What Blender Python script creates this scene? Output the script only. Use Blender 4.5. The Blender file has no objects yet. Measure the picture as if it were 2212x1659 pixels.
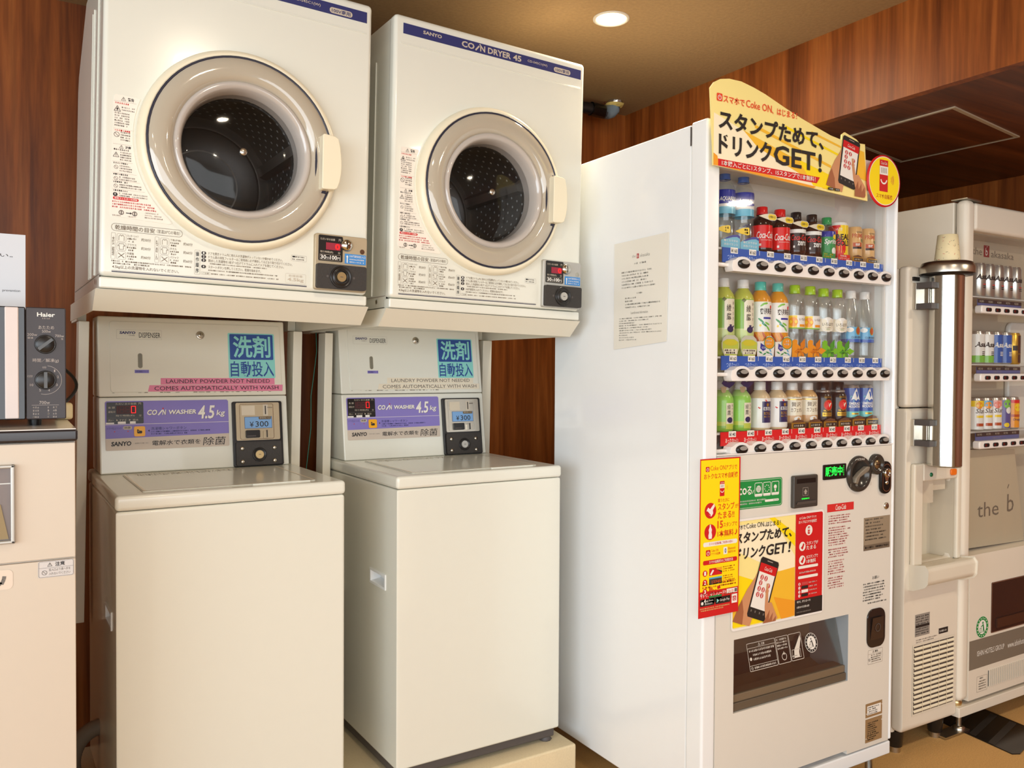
import bpy, math, random
from mathutils import Matrix, Vector
random.seed(7)
SC = bpy.context.scene
COL = SC.collection
PI = math.pi

# ---------------------------------------------------------------- camera
FPX, YAW, PITCH, ROLL, CAMZ = 1800.0, 0.539253, -0.018791, 0.005575, 1.215666
F = Vector((math.sin(YAW)*math.cos(PITCH), math.cos(YAW)*math.cos(PITCH), math.sin(PITCH)))
R0 = Vector((math.cos(YAW), -math.sin(YAW), 0)); U0 = R0.cross(F)
RR = R0*math.cos(ROLL)+U0*math.sin(ROLL); UU = -R0*math.sin(ROLL)+U0*math.cos(ROLL)
cd = bpy.data.cameras.new('camera'); cam = bpy.data.objects.new('camera', cd); COL.objects.link(cam)
cd.sensor_width = 36; cd.lens = FPX*36/2212; cd.clip_start = 0.02; cd.clip_end = 50
cam.matrix_world = Matrix(((RR.x, UU.x, -F.x, 0), (RR.y, UU.y, -F.y, 0), (RR.z, UU.z, -F.z, CAMZ), (0, 0, 0, 1)))
SC.camera = cam

# ---------------------------------------------------------------- light and exposure
SC.view_settings.view_transform = 'Standard'
SC.view_settings.look = 'None'
SC.view_settings.gamma = 1.0
SC.view_settings.use_curve_mapping = False
SC.view_settings.exposure = 0.0
W = bpy.data.worlds.new('world'); SC.world = W; W.use_nodes = True
W.node_tree.nodes['Background'].inputs[0].default_value = (0.9, 0.95, 1.0, 1)
W.node_tree.nodes['Background'].inputs[1].default_value = 0.35
def kelvin(t):
    return {'day': (0.78, 0.90, 1.0), 'warm': (1.0, 0.86, 0.66), 'soft': (0.93, 0.965, 1.0)}[t]
def area(name, loc, target, size, power, col, sy=None, shape='RECTANGLE', spread=PI):
    l = bpy.data.lights.new(name, 'AREA'); l.energy = power; l.color = kelvin(col); l.shape = shape
    l.size = size
    if sy: l.size_y = sy
    l.spread = spread
    o = bpy.data.objects.new(name, l); COL.objects.link(o); o.location = loc
    d = Vector(target)-Vector(loc); o.rotation_euler = d.to_track_quat('-Z', 'Y').to_euler(); return o
# daylight from the left; unseen soft fill added behind the camera
area('daylight_window_left', (-2.9, -0.45, 1.3), (1.4, 1.4, 1.1), 3.2, 112, 'day', 1.7)
area('soft_fill_front', (-0.5, -2.85, 1.25), (0.9, 2.0, 1.0), 4.4, 112, 'soft', 1.8)
# ceiling downlights outside the frame
for lx, ly, lp in ((-0.9, 0.2, 3), (0.58, 0.9, 5.5), (-0.75, -0.9, 3.5), (0.75, -0.75, 4), (1.75, 0.3, 6), (2.85, 0.35, 11)):
    area('downlight_lamp', (lx, ly, 2.245 if lx < 2.1 else 1.975), (lx, ly, 0), 0.10, lp, 'warm', shape='DISK')

# ---------------------------------------------------------------- materials
def C(r, g, b):
    return tuple(((c/255)/12.92 if c/255 <= 0.04045 else ((c/255+0.055)/1.055)**2.4) for c in (r, g, b))
MATS = {}
def mat(name, rgb=None, rough=0.5, metal=0.0, coat=0.0, emit=None, es=0.0, noise=0.03, spec=0.5, scale=30.0, bump=0.0):
    if name in MATS: return MATS[name]
    m = bpy.data.materials.new(name); m.use_nodes = True; MATS[name] = m
    nt = m.node_tree; b = nt.nodes['Principled BSDF']
    b.inputs['Roughness'].default_value = rough; b.inputs['Metallic'].default_value = metal
    b.inputs['Coat Weight'].default_value = coat; b.inputs['Coat Roughness'].default_value = 0.05
    b.inputs['Specular IOR Level'].default_value = spec
    c = C(*rgb)
    if noise > 0:
        n = nt.nodes.new('ShaderNodeTexNoise'); n.inputs['Scale'].default_value = scale; n.inputs['Detail'].default_value = 3
        tc = nt.nodes.new('ShaderNodeTexCoord'); nt.links.new(tc.outputs['Object'], n.inputs['Vector'])
        mx = nt.nodes.new('ShaderNodeMix'); mx.data_type = 'RGBA'
        mx.inputs['A'].default_value = (*[x*(1-noise) for x in c], 1); mx.inputs['B'].default_value = (*[min(1, x*(1+noise)) for x in c], 1)
        nt.links.new(n.outputs['Fac'], mx.inputs['Factor']); nt.links.new(mx.outputs['Result'], b.inputs['Base Color'])
        if bump > 0:
            bp = nt.nodes.new('ShaderNodeBump'); bp.inputs['Strength'].default_value = bump; bp.inputs['Distance'].default_value = 0.002
            nt.links.new(n.outputs['Fac'], bp.inputs['Height']); nt.links.new(bp.outputs['Normal'], b.inputs['Normal'])
    else:
        b.inputs['Base Color'].default_value = (*c, 1)
    if emit:
        b.inputs['Emission Color'].default_value = (*C(*emit), 1); b.inputs['Emission Strength'].default_value = es
    return m
def clear(name, rgb, trans=0.85, rough=0.05, edge=0.3):
    if name in MATS: return MATS[name]
    m = bpy.data.materials.new(name); m.use_nodes = True; MATS[name] = m
    nt = m.node_tree; nt.nodes.remove(nt.nodes['Principled BSDF']); out = nt.nodes['Material Output']
    t = nt.nodes.new('ShaderNodeBsdfTransparent'); t.inputs[0].default_value = (*C(*rgb), 1)
    g = nt.nodes.new('ShaderNodeBsdfGlossy'); g.inputs['Roughness'].default_value = rough; g.inputs['Color'].default_value = (1, 1, 1, 1)
    lw = nt.nodes.new('ShaderNodeLayerWeight'); lw.inputs['Blend'].default_value = 0.2
    mr = nt.nodes.new('ShaderNodeMapRange'); mr.inputs['To Min'].default_value = 1-trans; mr.inputs['To Max'].default_value = min(1, 1-trans+edge)
    nt.links.new(lw.outputs['Facing'], mr.inputs['Value'])
    mx = nt.nodes.new('ShaderNodeMixShader'); nt.links.new(mr.outputs['Result'], mx.inputs[0])
    nt.links.new(t.outputs[0], mx.inputs[1]); nt.links.new(g.outputs[0], mx.inputs[2]); nt.links.new(mx.outputs[0], out.inputs[0])
    return m
def wood(name, dark, mid, light, axis='z', rough=0.42):
    m = bpy.data.materials.new(name); m.use_nodes = True; MATS[name] = m
    nt = m.node_tree; b = nt.nodes['Principled BSDF']; b.inputs['Roughness'].default_value = rough; b.inputs['Specular IOR Level'].default_value = 0.3
    tc = nt.nodes.new('ShaderNodeTexCoord'); mp = nt.nodes.new('ShaderNodeMapping')
    mp.inputs['Scale'].default_value = (16, 16, 0.8) if axis == 'z' else ((0.8, 16, 16) if axis == 'x' else (22, 0.7, 22))
    nt.links.new(tc.outputs['Object'], mp.inputs['Vector'])
    n1 = nt.nodes.new('ShaderNodeTexNoise'); n1.inputs['Scale'].default_value = 1.0; n1.inputs['Detail'].default_value = 7; n1.inputs['Roughness'].default_value = 0.62; n1.inputs['Distortion'].default_value = 0.6
    nt.links.new(mp.outputs[0], n1.inputs['Vector'])
    cr = nt.nodes.new('ShaderNodeValToRGB'); e = cr.color_ramp.elements
    e[0].position = 0.30; e[0].color = (*C(*dark), 1); e[1].position = 0.72; e[1].color = (*C(*light), 1)
    k = e.new(0.5); k.color = (*C(*mid), 1); nt.links.new(n1.outputs['Fac'], cr.inputs[0])
    mp2 = nt.nodes.new('ShaderNodeMapping'); s = mp.inputs['Scale'].default_value
    mp2.inputs['Scale'].default_value = tuple(v*5 for v in s); nt.links.new(tc.outputs['Object'], mp2.inputs['Vector'])
    n2 = nt.nodes.new('ShaderNodeTexNoise'); n2.inputs['Scale'].default_value = 1.0; n2.inputs['Detail'].default_value = 4; nt.links.new(mp2.outputs[0], n2.inputs['Vector'])
    mr = nt.nodes.new('ShaderNodeMapRange'); mr.inputs['From Min'].default_value = 0.3; mr.inputs['From Max'].default_value = 0.6; mr.inputs['To Min'].default_value = 0.72; mr.inputs['To Max'].default_value = 1.0
    nt.links.new(n2.outputs['Fac'], mr.inputs['Value'])
    mx = nt.nodes.new('ShaderNodeMix'); mx.data_type = 'RGBA'; mx.blend_type = 'MULTIPLY'; mx.inputs['Factor'].default_value = 1
    nt.links.new(cr.outputs[0], mx.inputs['A']); nt.links.new(mr.outputs['Result'], mx.inputs['B']); nt.links.new(mx.outputs['Result'], b.inputs['Base Color'])
    return m

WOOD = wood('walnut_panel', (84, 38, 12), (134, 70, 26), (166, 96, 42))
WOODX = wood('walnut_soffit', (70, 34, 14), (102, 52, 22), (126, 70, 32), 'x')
CEIL = mat('brown_ceiling_paper', (146, 116, 76), 0.85, noise=0.22, scale=90, bump=0.3)
CARPET = mat('tan_carpet', (206, 162, 98), 0.95, noise=0.3, scale=260, bump=0.6)
PLASTER = mat('cream_plaster', (226, 214, 190), 0.8)
CREAM = mat('cream_enamel', (228, 228, 216), 0.22, coat=0.3, noise=0.01)
CREAM2 = mat('warm_cream_plastic', (237, 228, 201), 0.3, noise=0.01)
CREAM3 = mat('aged_cream_steel', (228, 223, 205), 0.35, noise=0.03, scale=6)
WHITE = mat('white_enamel', (240, 243, 244), 0.2, coat=0.3, noise=0.008)
BEIGEW = mat('ivory_panel', (224, 220, 210), 0.28, coat=0.2, noise=0.01)
GREYW = mat('interior_grey', (214, 209, 202), 0.5)
PLASW = mat('glossy_white_plastic', (240, 236, 232), 0.16, noise=0.01)
BLACK = mat('black_plastic', (24, 22, 22), 0.3)
BLACKM = mat('black_crinkle', (52, 48, 45), 0.6, noise=0.15, scale=200, bump=0.3)
DKGREY = mat('dark_grey_plastic', (82, 76, 74), 0.5)
GASKET = mat('navy_gasket', (38, 40, 58), 0.35)
CHROME = mat('chrome', (205, 201, 192), 0.14, metal=1.0)
STEEL = mat('brushed_steel', (196, 190, 178), 0.3, metal=1.0, noise=0.06, scale=50)
SILVER = mat('silver_panel', (190, 188, 182), 0.42, metal=0.5)
GOLDP = mat('champagne_panel', (186, 170, 142), 0.42, metal=0.4)
BRASS = mat('brass_lock', (214, 190, 140), 0.3, metal=1.0)
SMOKE = mat('smoked_bezel', (182, 172, 154), 0.08, coat=0.8, noise=0.02)
SMOKE2 = mat('smoked_bezel_lip', (188, 180, 172), 0.1, coat=0.6, noise=0.02)
DRUM = mat('drum_steel', (150, 142, 134), 0.35, metal=0.5, noise=0.1)
DRUMB = mat('drum_back', (84, 76, 70), 0.4, metal=0.2)
HOLE_LIGHT = mat('drum_hole_light', (236, 238, 240), 0.3, metal=0.2)  # near-white colour paints in the light shining through the perforations
HATCH = mat('hatch_frame_paint', (176, 160, 136), 0.5)
DGLASS = clear('door_glass', (225, 225, 225), 0.985, 0.05, 0.12)
PANE = clear('display_pane', (248, 250, 250), 0.95, 0.03)
ACRYL = clear('smoked_acrylic', (232, 230, 226), 0.93, 0.1)
PET = clear('clear_bottle', (247, 250, 250), 0.93, 0.12)
def ink(name, rgb, rough=0.5): return mat('ink_'+name, rgb, rough, noise=0)
K = ink('black', (38, 34, 34)); KG = ink('grey', (112, 104, 98)); KL = ink('light_grey', (160, 150, 140)); KB = ink('brown', (110, 92, 72))
WH = ink('white', (240, 236, 228)); RED = ink('red', (206, 26, 30)); RED2 = ink('soft_red', (200, 70, 70)); NAVY = ink('navy', (44, 48, 104))
YEL = ink('yellow', (252, 222, 10)); LYEL = ink('pale_yellow', (250, 232, 150)); ORG = ink('orange', (240, 160, 40)); AMB = ink('amber', (244, 190, 50))
BLUE = ink('blue', (48, 84, 168)); SKY = ink('sky_blue', (84, 176, 214)); GRN = ink('green', (34, 140, 70)); LGRN = ink('lime', (150, 206, 50))
TEAL = ink('teal', (140, 214, 206)); DBLUE = ink('deep_blue', (40, 76, 150)); PURP = ink('violet', (134, 122, 196)); PINK = ink('pink_tape', (226, 130, 160))
SILK = ink('silver_ink', (196, 184, 166)); SKIN = ink('skin', (206, 146, 104)); SKIN2 = ink('skin_dark', (164, 100, 66)); OLIV = ink('olive', (96, 78, 50))
LEDR = mat('led_red', (220, 20, 20), 0.4, emit=(255, 20, 20), es=1.6, noise=0); LEDRD = ink('led_off', (92, 26, 28)); LEDP = ink('led_pink', (150, 30, 54))
LEDG = mat('led_green', (20, 220, 60), 0.4, emit=(30, 255, 70), es=1.6, noise=0)
LAMP = mat('lamp_glow', (255, 244, 220), 0.4, emit=(255, 240, 205), es=14, noise=0)

# ---------------------------------------------------------------- text
_T = {}
def glyphs(s, bold=0.0, shear=0.0, space=1.0):
    key = (s, bold, shear, space)
    if key not in _T:
        c = bpy.data.curves.new('t', 'FONT'); c.body = s; c.resolution_u = 2; c.offset = bold; c.shear = shear; c.space_character = space
        o = bpy.data.objects.new('t', c); COL.objects.link(o)
        dg = bpy.context.evaluated_depsgraph_get()
        me = bpy.data.meshes.new_from_object(o.evaluated_get(dg))
        v = [tuple(p.co) for p in me.vertices]; f = [tuple(p.vertices) for p in me.polygons]
        bpy.data.objects.remove(o); bpy.data.curves.remove(c); bpy.data.meshes.remove(me)
        xs = [p[0] for p in v] or [0, 1]; ys = [p[1] for p in v] or [0, 1]
        x0, x1, y0, y1 = min(xs), max(xs), min(ys), max(ys)
        _T[key] = ([((p[0]-x0)/max(x1-x0, 1e-6), (p[1]-y0)/max(y1-y0, 1e-6)) for p in v], f, x1-x0, y1-y0)
    return _T[key]

# ---------------------------------------------------------------- mesh builder
def front(x0=0., y0=0., z0=0.): return lambda u, v, w: (x0+u, y0-w, z0+v)
def rrpts(u0, u1, v0, v1, r, seg=5):
    r = min(r, (u1-u0)/2, (v1-v0)/2)
    if r <= 0: return [(u0, v0), (u1, v0), (u1, v1), (u0, v1)]
    P = []
    for cu, cv, a in ((u1-r, v0+r, -90), (u1-r, v1-r, 0), (u0+r, v1-r, 90), (u0+r, v0+r, 180)):
        for i in range(seg+1):
            t = math.radians(a+90*i/seg); P.append((cu+r*math.cos(t), cv+r*math.sin(t)))
    return P
def circ(cu, cv, r, n=24, rv=None, a0=0, a1=360):
    full = abs(a1-a0) >= 360
    return [(cu+r*math.cos(math.radians(a0+(a1-a0)*i/(n if full else n-1))), cv+(rv or r)*math.sin(math.radians(a0+(a1-a0)*i/(n if full else n-1)))) for i in range(n)]
class MB:
    def __init__(s, xf=None):
        s.V, s.Fa, s.M, s.S, s.mats = [], [], [], [], []; s.xf = xf or front()
    def mi(s, m):
        if m not in s.mats: s.mats.append(m)
        return s.mats.index(m)
    def add(s, pts, faces, m, smooth=False, raw=False):
        b = len(s.V); s.V += [tuple(p) if raw else s.xf(*p) for p in pts]; i = s.mi(m)
        for f in faces: s.Fa.append(tuple(b+k for k in f)); s.M.append(i); s.S.append(smooth)
    def rect(s, u0, u1, v0, v1, w, m): s.add([(u0, v0, w), (u1, v0, w), (u1, v1, w), (u0, v1, w)], [(0, 1, 2, 3)], m)
    def poly(s, P, w, m): s.add([(u, v, w) for u, v in P], [tuple(range(len(P)))], m)
    def rr(s, u0, u1, v0, v1, r, w, m): s.poly(rrpts(u0, u1, v0, v1, r), w, m)
    def prism(s, P, w0, w1, m, side=None, smooth=False):
        n = len(P); s.add([(u, v, w1) for u, v in P]+[(u, v, w0) for u, v in P], [tuple(range(n)), tuple(range(2*n-1, n-1, -1))], m)
        s.add([(u, v, w1) for u, v in P]+[(u, v, w0) for u, v in P], [(i, i+n, (i+1) % n+n, (i+1) % n) for i in range(n)], side or m, smooth)
    def solid(s, P, w0, w1, m):  # welded prism (for bevels)
        n = len(P); s.add([(u, v, w1) for u, v in P]+[(u, v, w0) for u, v in P], [tuple(range(n)), tuple(range(2*n-1, n-1, -1))]+[(i, i+n, (i+1) % n+n, (i+1) % n) for i in range(n)], m)
    def slab(s, u0, u1, v0, v1, w0, w1, m, r=0.0, seg=5): s.solid(rrpts(u0, u1, v0, v1, r, seg), w0, w1, m)
    def box(s, x0, x1, y0, y1, z0, z1, m):
        p = [(x0, y0, z0), (x1, y0, z0), (x1, y1, z0), (x0, y1, z0), (x0, y0, z1), (x1, y0, z1), (x1, y1, z1), (x0, y1, z1)]
        s.add(p, [(0, 3, 2, 1), (4, 5, 6, 7), (0, 1, 5, 4), (1, 2, 6, 5), (2, 3, 7, 6), (3, 0, 4, 7)], m, raw=True)
    def disc(s, cu, cv, r, w, m, n=24, rv=None): s.poly(circ(cu, cv, r, n, rv), w, m)
    def ring(s, cu, cv, r0, r1, w, m, n=32, a0=0, a1=360):
        full = abs(a1-a0) >= 360; A = circ(cu, cv, r0, n, None, a0, a1); B = circ(cu, cv, r1, n, None, a0, a1)
        s.add([(u, v, w) for u, v in A+B], [(i, i+n, (i+1) % n+n, (i+1) % n) for i in range(n if full else n-1)], m)
    def lathe(s, cu, cv, prof, n=48, mats=None, m=None, smooth=True, cap0=False, cap1=False):  # prof (r, w) about the w axis
        ms = mats or [m]*(len(prof)-1); i = 0
        while i < len(ms):
            j = i
            while j+1 < len(ms) and ms[j+1] is ms[i]: j += 1
            pts = []
            for r, w in prof[i:j+2]: pts += [(cu+r*math.cos(2*PI*q/n), cv+r*math.sin(2*PI*q/n), w) for q in range(n)]
            s.add(pts, [(k*n+q, k*n+(q+1) % n, (k+1)*n+(q+1) % n, (k+1)*n+q) for k in range(j+1-i) for q in range(n)], ms[i], smooth)
            i = j+1
        if cap0: s.disc(cu, cv, prof[0][0], prof[0][1], ms[0], n)
        if cap1: s.disc(cu, cv, prof[-1][0], prof[-1][1], ms[-1], n)
    def cyl(s, cu, cv, r, w0, w1, m, n=24, r1=None): s.lathe(cu, cv, [(r, w0), (r1 if r1 is not None else r, w1)], n, m=m, cap0=True, cap1=True)
    def lz(s, cx, cy, prof, m=None, mats=None, n=24, cap0=False, cap1=False, sx=1.0):  # prof (r, z) about a vertical axis, one welded sheet per material run
        runs = []; i = 0; ms = mats or [m]*(len(prof)-1)
        while i < len(ms):
            j = i
            while j+1 < len(ms) and ms[j+1] is ms[i]: j += 1
            runs.append((i, j+1, ms[i])); i = j+1
        for a, b, mm in runs:
            pts = []
            for k in range(a, b+1):
                r, z = prof[k]; pts += [(cx+r*math.cos(2*PI*q/n), cy+r*math.sin(2*PI*q/n), z) for q in range(n)]
            fc = [(k*n+q, k*n+(q+1) % n, (k+1)*n+(q+1) % n, (k+1)*n+q) for k in range(b-a) for q in range(n)]
            s.add(pts, fc, mm, True, raw=True)
        for c, k in ((cap0, 0), (cap1, -1)):
            if c:
                r, z = prof[k]; s.add([(cx+r*math.cos(2*PI*q/n), cy+r*math.sin(2*PI*q/n), z) for q in range(n)], [tuple(range(n))], ms[k], raw=True)
    def tube(s, pts, r, m, n=10, ribs=0):
        P = [Vector(p) for p in pts]; ring = []; N = len(P)
        up = Vector((0.31, 0.17, 0.93)).normalized()
        for i, p in enumerate(P):
            t = (P[min(i+1, N-1)]-P[max(i-1, 0)]).normalized(); a = t.cross(up).normalized(); b = t.cross(a)
            rr = r[i] if isinstance(r, (list, tuple)) else r
            ring += [tuple(p+rr*(a*math.cos(2*PI*k/n)+b*math.sin(2*PI*k/n))) for k in range(n)]
        s.add(ring, [(i*n+k, i*n+(k+1) % n, (i+1)*n+(k+1) % n, (i+1)*n+k) for i in range(N-1) for k in range(n)]+[tuple(range(n)), tuple(range((N-1)*n, N*n))], m, True, raw=True)
    def line(s, u0, v0, u1, v1, t, w, m):
        d = math.hypot(u1-u0, v1-v0) or 1; nx, ny = -(v1-v0)/d*t/2, (u1-u0)/d*t/2
        s.poly([(u0-nx, v0-ny), (u1-nx, v1-ny), (u1+nx, v1+ny), (u0+nx, v0+ny)], w, m)
    def frame(s, u0, u1, v0, v1, t, w, m):
        s.rect(u0, u1, v0, v0+t, w, m); s.rect(u0, u1, v1-t, v1, w, m); s.rect(u0, u0+t, v0+t, v1-t, w, m); s.rect(u1-t, u1, v0+t, v1-t, w, m)
    def rframe(s, u0, u1, v0, v1, t, r, w, m):
        A = rrpts(u0, u1, v0, v1, r); B = rrpts(u0+t, u1-t, v0+t, v1-t, max(r-t, 1e-4)); n = len(A)
        s.add([(u, v, w) for u, v in A+B], [(i, i+n, (i+1) % n+n, (i+1) % n) for i in range(n)], m)
    def pline(s, P, t, w, m):
        for (a, b), (c, d) in zip(P, P[1:]): s.line(a, b, c, d, t, w, m)
    def text(s, body, u0, u1, v0, v1, w, m, bold=0.0, shear=0.0, map=None):
        P, fc, _, _ = glyphs(body, bold, shear)
        pts = [(u0+a*(u1-u0), v0+b*(v1-v0)) for a, b in P]
        if map: pts = [map(*p) for p in pts]
        s.add([(a, b, w) for a, b in pts], fc, m)
    def vtext(s, body, u0, u1, v0, v1, w, m, bold=0.0):  # one character under the other
        n = len(body); h = (v1-v0)/n
        for i, ch in enumerate(body): s.text(ch, u0, u1, v1-(i+1)*h+h*0.08, v1-i*h-h*0.08, w, m, bold)
    def dash(s, u0, u1, v, h, w, m, rnd):  # a line of print too small to read
        u = u0
        while u+h*0.8 < u1:
            b = h*rnd.uniform(0.55, 0.8)
            if rnd.random() > 0.06:
                s.rect(u, u+b, v+h*0.35, v+h*0.52, w, m); s.rect(u+b*rnd.uniform(0.1, 0.6), u+b*rnd.uniform(0.62, 0.8), v+h*0.05, v+h*0.95, w, m)
                if rnd.random() > 0.4: s.rect(u, u+b, v+h*rnd.choice((0.75, 0.1)), v+h*rnd.choice((0.88, 0.22)), w, m)
            u += h*0.95
    def build(s, name, parent=None, bevel=0.0, seg=3, label=None, angle=35, weld=False):
        me = bpy.data.meshes.new(name); me.from_pydata(s.V, [], s.Fa); me.update()
        for m in s.mats: me.materials.append(m)
        me.polygons.foreach_set('material_index', s.M); me.polygons.foreach_set('use_smooth', s.S)
        o = bpy.data.objects.new(name, me); COL.objects.link(o)
        if parent: o.parent = parent
        if bevel > 0:
            b = o.modifiers.new('bevel', 'BEVEL'); b.width = bevel; b.segments = seg; b.limit_method = 'ANGLE'; b.angle_limit = math.radians(angle); b.harden_normals = False
            for p in me.polygons: p.use_smooth = True
            wn = o.modifiers.new('wn', 'WEIGHTED_NORMAL'); wn.keep_sharp = True
        if label: o['label'] = label
        return o
def thing(name, label, cat, M=None, loc=None, group=None):
    o = bpy.data.objects.new(name, None); COL.objects.link(o); o.empty_display_size = 0.05
    o.matrix_world = M if M is not None else Matrix.Translation(Vector(loc or (0, 0, 0)))
    o['label'] = label; o['category'] = cat
    if group: o['group'] = group
    return o
def tag(o, label, cat, group=None):
    o['label'] = label; o['category'] = cat
    if group: o['group'] = group
    return o
def struct(o): o['kind'] = 'structure'; return o
# the machines stand a little askew to the wall
OC = Vector((0.5, 1.8, 1.2)); YW, YD, TD = 0.022806, 0.028553, 0.019331
MW = Matrix.Rotation(YW, 4, 'Z'); MD = Matrix.Rotation(YD, 4, 'Z') @ Matrix.Rotation(TD, 4, 'Y')
def place(M, p): return Matrix.Translation(OC + M.to_3x3() @ (Vector(p)-OC)) @ M

# ---------------------------------------------------------------- the room
BK, ZC, XF, ZS, XRW = 2.72, 2.256, 2.162, 1.9876, 3.42
b = MB(); b.box(-3, XRW+.1, -3, BK+.1, -0.06, 0, CARPET); struct(b.build('floor'))
b = MB(); b.box(-3, XRW+.1, BK, BK+.08, 0, ZC+.05, WOOD); struct(b.build('wall_back'))
b = MB(); b.box(XRW, XRW+.08, -3, BK, 0, ZC, WOOD); struct(b.build('wall_right'))
b = MB(); b.box(-3, XF+.02, -3, BK, ZC, ZC+.06, CEIL); struct(b.build('ceiling'))
b = MB(); b.box(XF, XF+.03, -3, BK, ZS, ZC, WOOD); struct(b.build('trim_1'))
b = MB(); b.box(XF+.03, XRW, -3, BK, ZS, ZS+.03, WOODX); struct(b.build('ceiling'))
b = MB()
for z0, z1, y0, y1 in ((0, .35, -3, BK), (2.1, ZC, -3, BK), (.35, 2.1, -3, -2.3), (.35, 2.1, 1.4, BK)): b.box(-3.08, -3, y0, y1, z0, z1, PLASTER)
struct(b.build('wall_left'))
b = MB()
for z0, z1, x0, x1 in ((0, .3, -3, XRW), (2.15, ZC, -3, XRW), (.3, 2.15, -3, -2.8), (.3, 2.15, 1.8, XRW)): b.box(x0, x1, -3.08, -3, z0, z1, PLASTER)
struct(b.build('wall_front'))
for k, (fr, u0, u1, v0, v1) in enumerate(((lambda u, v, w: (-3.04+w, u, v), -2.3, 1.4, .35, 2.1), (lambda u, v, w: (u, -3.04+w, v), -2.8, 1.8, .3, 2.15))):  # unseen windows added to give the daylight an opening
    r = thing('window_%d' % (k+1), 'unseen glazed window added for daylight', 'window'); struct(r); del r['category']; del r['label']
    b = MB(fr); t = .05
    for a in ((u0, u1, v0, v0+t), (u0, u1, v1-t, v1), (u0, u0+t, v0, v1), (u1-t, u1, v0, v1), ((u0+u1)/2-t/2, (u0+u1)/2+t/2, v0, v1)): b.slab(*a, -.03, .03, SILVER)
    b.build('window_frame', r); b = MB(fr); b.rect(u0, u1, v0, v1, 0, PANE); b.build('pane', r)
# hatch in the wood soffit
HQ = [(2.3598, 1.4367), (2.8404, 1.5072), (2.8164, 1.9205), (2.3628, 1.8322)]
hx, hy = sum(p[0] for p in HQ)/4, sum(p[1] for p in HQ)/4
r = thing('access_hatch', 'aluminium framed access hatch in the dark wood soffit', 'hatch', loc=(hx, hy, ZS))
b = MB(); IN = [(hx+(x-hx)*.94, hy+(y-hy)*.93) for x, y in HQ]; IN2 = [(hx+(x-hx)*.985, hy+(y-hy)*.98) for x, y in HQ]
for (A, B, z) in ((HQ, IN2, -.004), (IN2, IN, -.0025)):
    for i in range(4):
        j = (i+1) % 4; b.add([(A[i][0]-hx, A[i][1]-hy, z), (A[j][0]-hx, A[j][1]-hy, z), (B[j][0]-hx, B[j][1]-hy, z), (B[i][0]-hx, B[i][1]-hy, z), (A[i][0]-hx, A[i][1]-hy, 0), (A[j][0]-hx, A[j][1]-hy, 0)], [(0, 1, 2, 3), (0, 4, 5, 1)], HATCH, raw=True)
b.build('frame', r)
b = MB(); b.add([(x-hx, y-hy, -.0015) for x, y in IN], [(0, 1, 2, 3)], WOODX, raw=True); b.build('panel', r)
# downlight in view
r = thing('downlight', 'round recessed downlight glowing in the brown ceiling', 'ceiling light', loc=(1.5285, 1.9925, ZC))
b = MB(); b.lz(0, 0, [(.054, 0), (.054, -.003), (.050, -.005), (.045, -.003), (.044, .0)], SILK, n=40); b.build('trim_ring', r)
b = MB(); b.lz(0, 0, [(.044, -.001), (.035, -.004), (.018, -.006), (.001, -.0065)], LAMP, n=40); b.build('lamp', r)
area('downlight_lamp', (1.5285, 1.9925, ZC-.012), (1.5285, 1.9925, 0), .08, 7, 'warm', shape='DISK')
# drain pipe in the ceiling corner
r = thing('drain_pipe', 'black pipe with grey blue elbow entering ceiling above the white vending machine', 'pipe', loc=(1.95, 2.6, 2.21))
b = MB(); b.tube([(-.9, .01, .012), (-.3, .01, .006), (-.02, 0, 0), (.012, 0, -.002)], .022, BLACK, 14); b.tube([(-.05, 0, .001), (.015, 0, -.002)], .026, BLACK, 14); b.build('pipe', r)
b = MB(); b.tube([(.008, 0, -.002), (.03, 0, -.0), (.047, 0, .006), (.058, 0, .018), (.062, 0, .032)], [.026, .0265, .0265, .0265, .026], mat('grey_blue_pvc', (112, 128, 140), .5, noise=.12), 14); b.build('elbow', r)
b = MB(); rnd = random.Random(3); n = 14; pts = []
for k, (z, rr_) in enumerate(((.022, .024), (.028, .033), (.036, .036), (.044, .034), (.0458, .02))):
    pts += [(.062+(rr_+rnd.uniform(-.004, .004))*math.cos(2*PI*q/n), (rr_+rnd.uniform(-.004, .004))*math.sin(2*PI*q/n), z) for q in range(n)]
b.add(pts, [(k*n+q, k*n+(q+1) % n, (k+1)*n+(q+1) % n, (k+1)*n+q) for k in range(2) for q in range(n)], mat('sealing_foam', (196, 172, 96), .8, noise=.2), raw=True)
b.add(pts, [(k*n+q, k*n+(q+1) % n, (k+1)*n+(q+1) % n, (k+1)*n+q) for k in range(2, 4) for q in range(n)], mat('crumpled_foil', (205, 200, 190), .25, metal=1, noise=.2), raw=True)
b.build('sealant', r)

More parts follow.
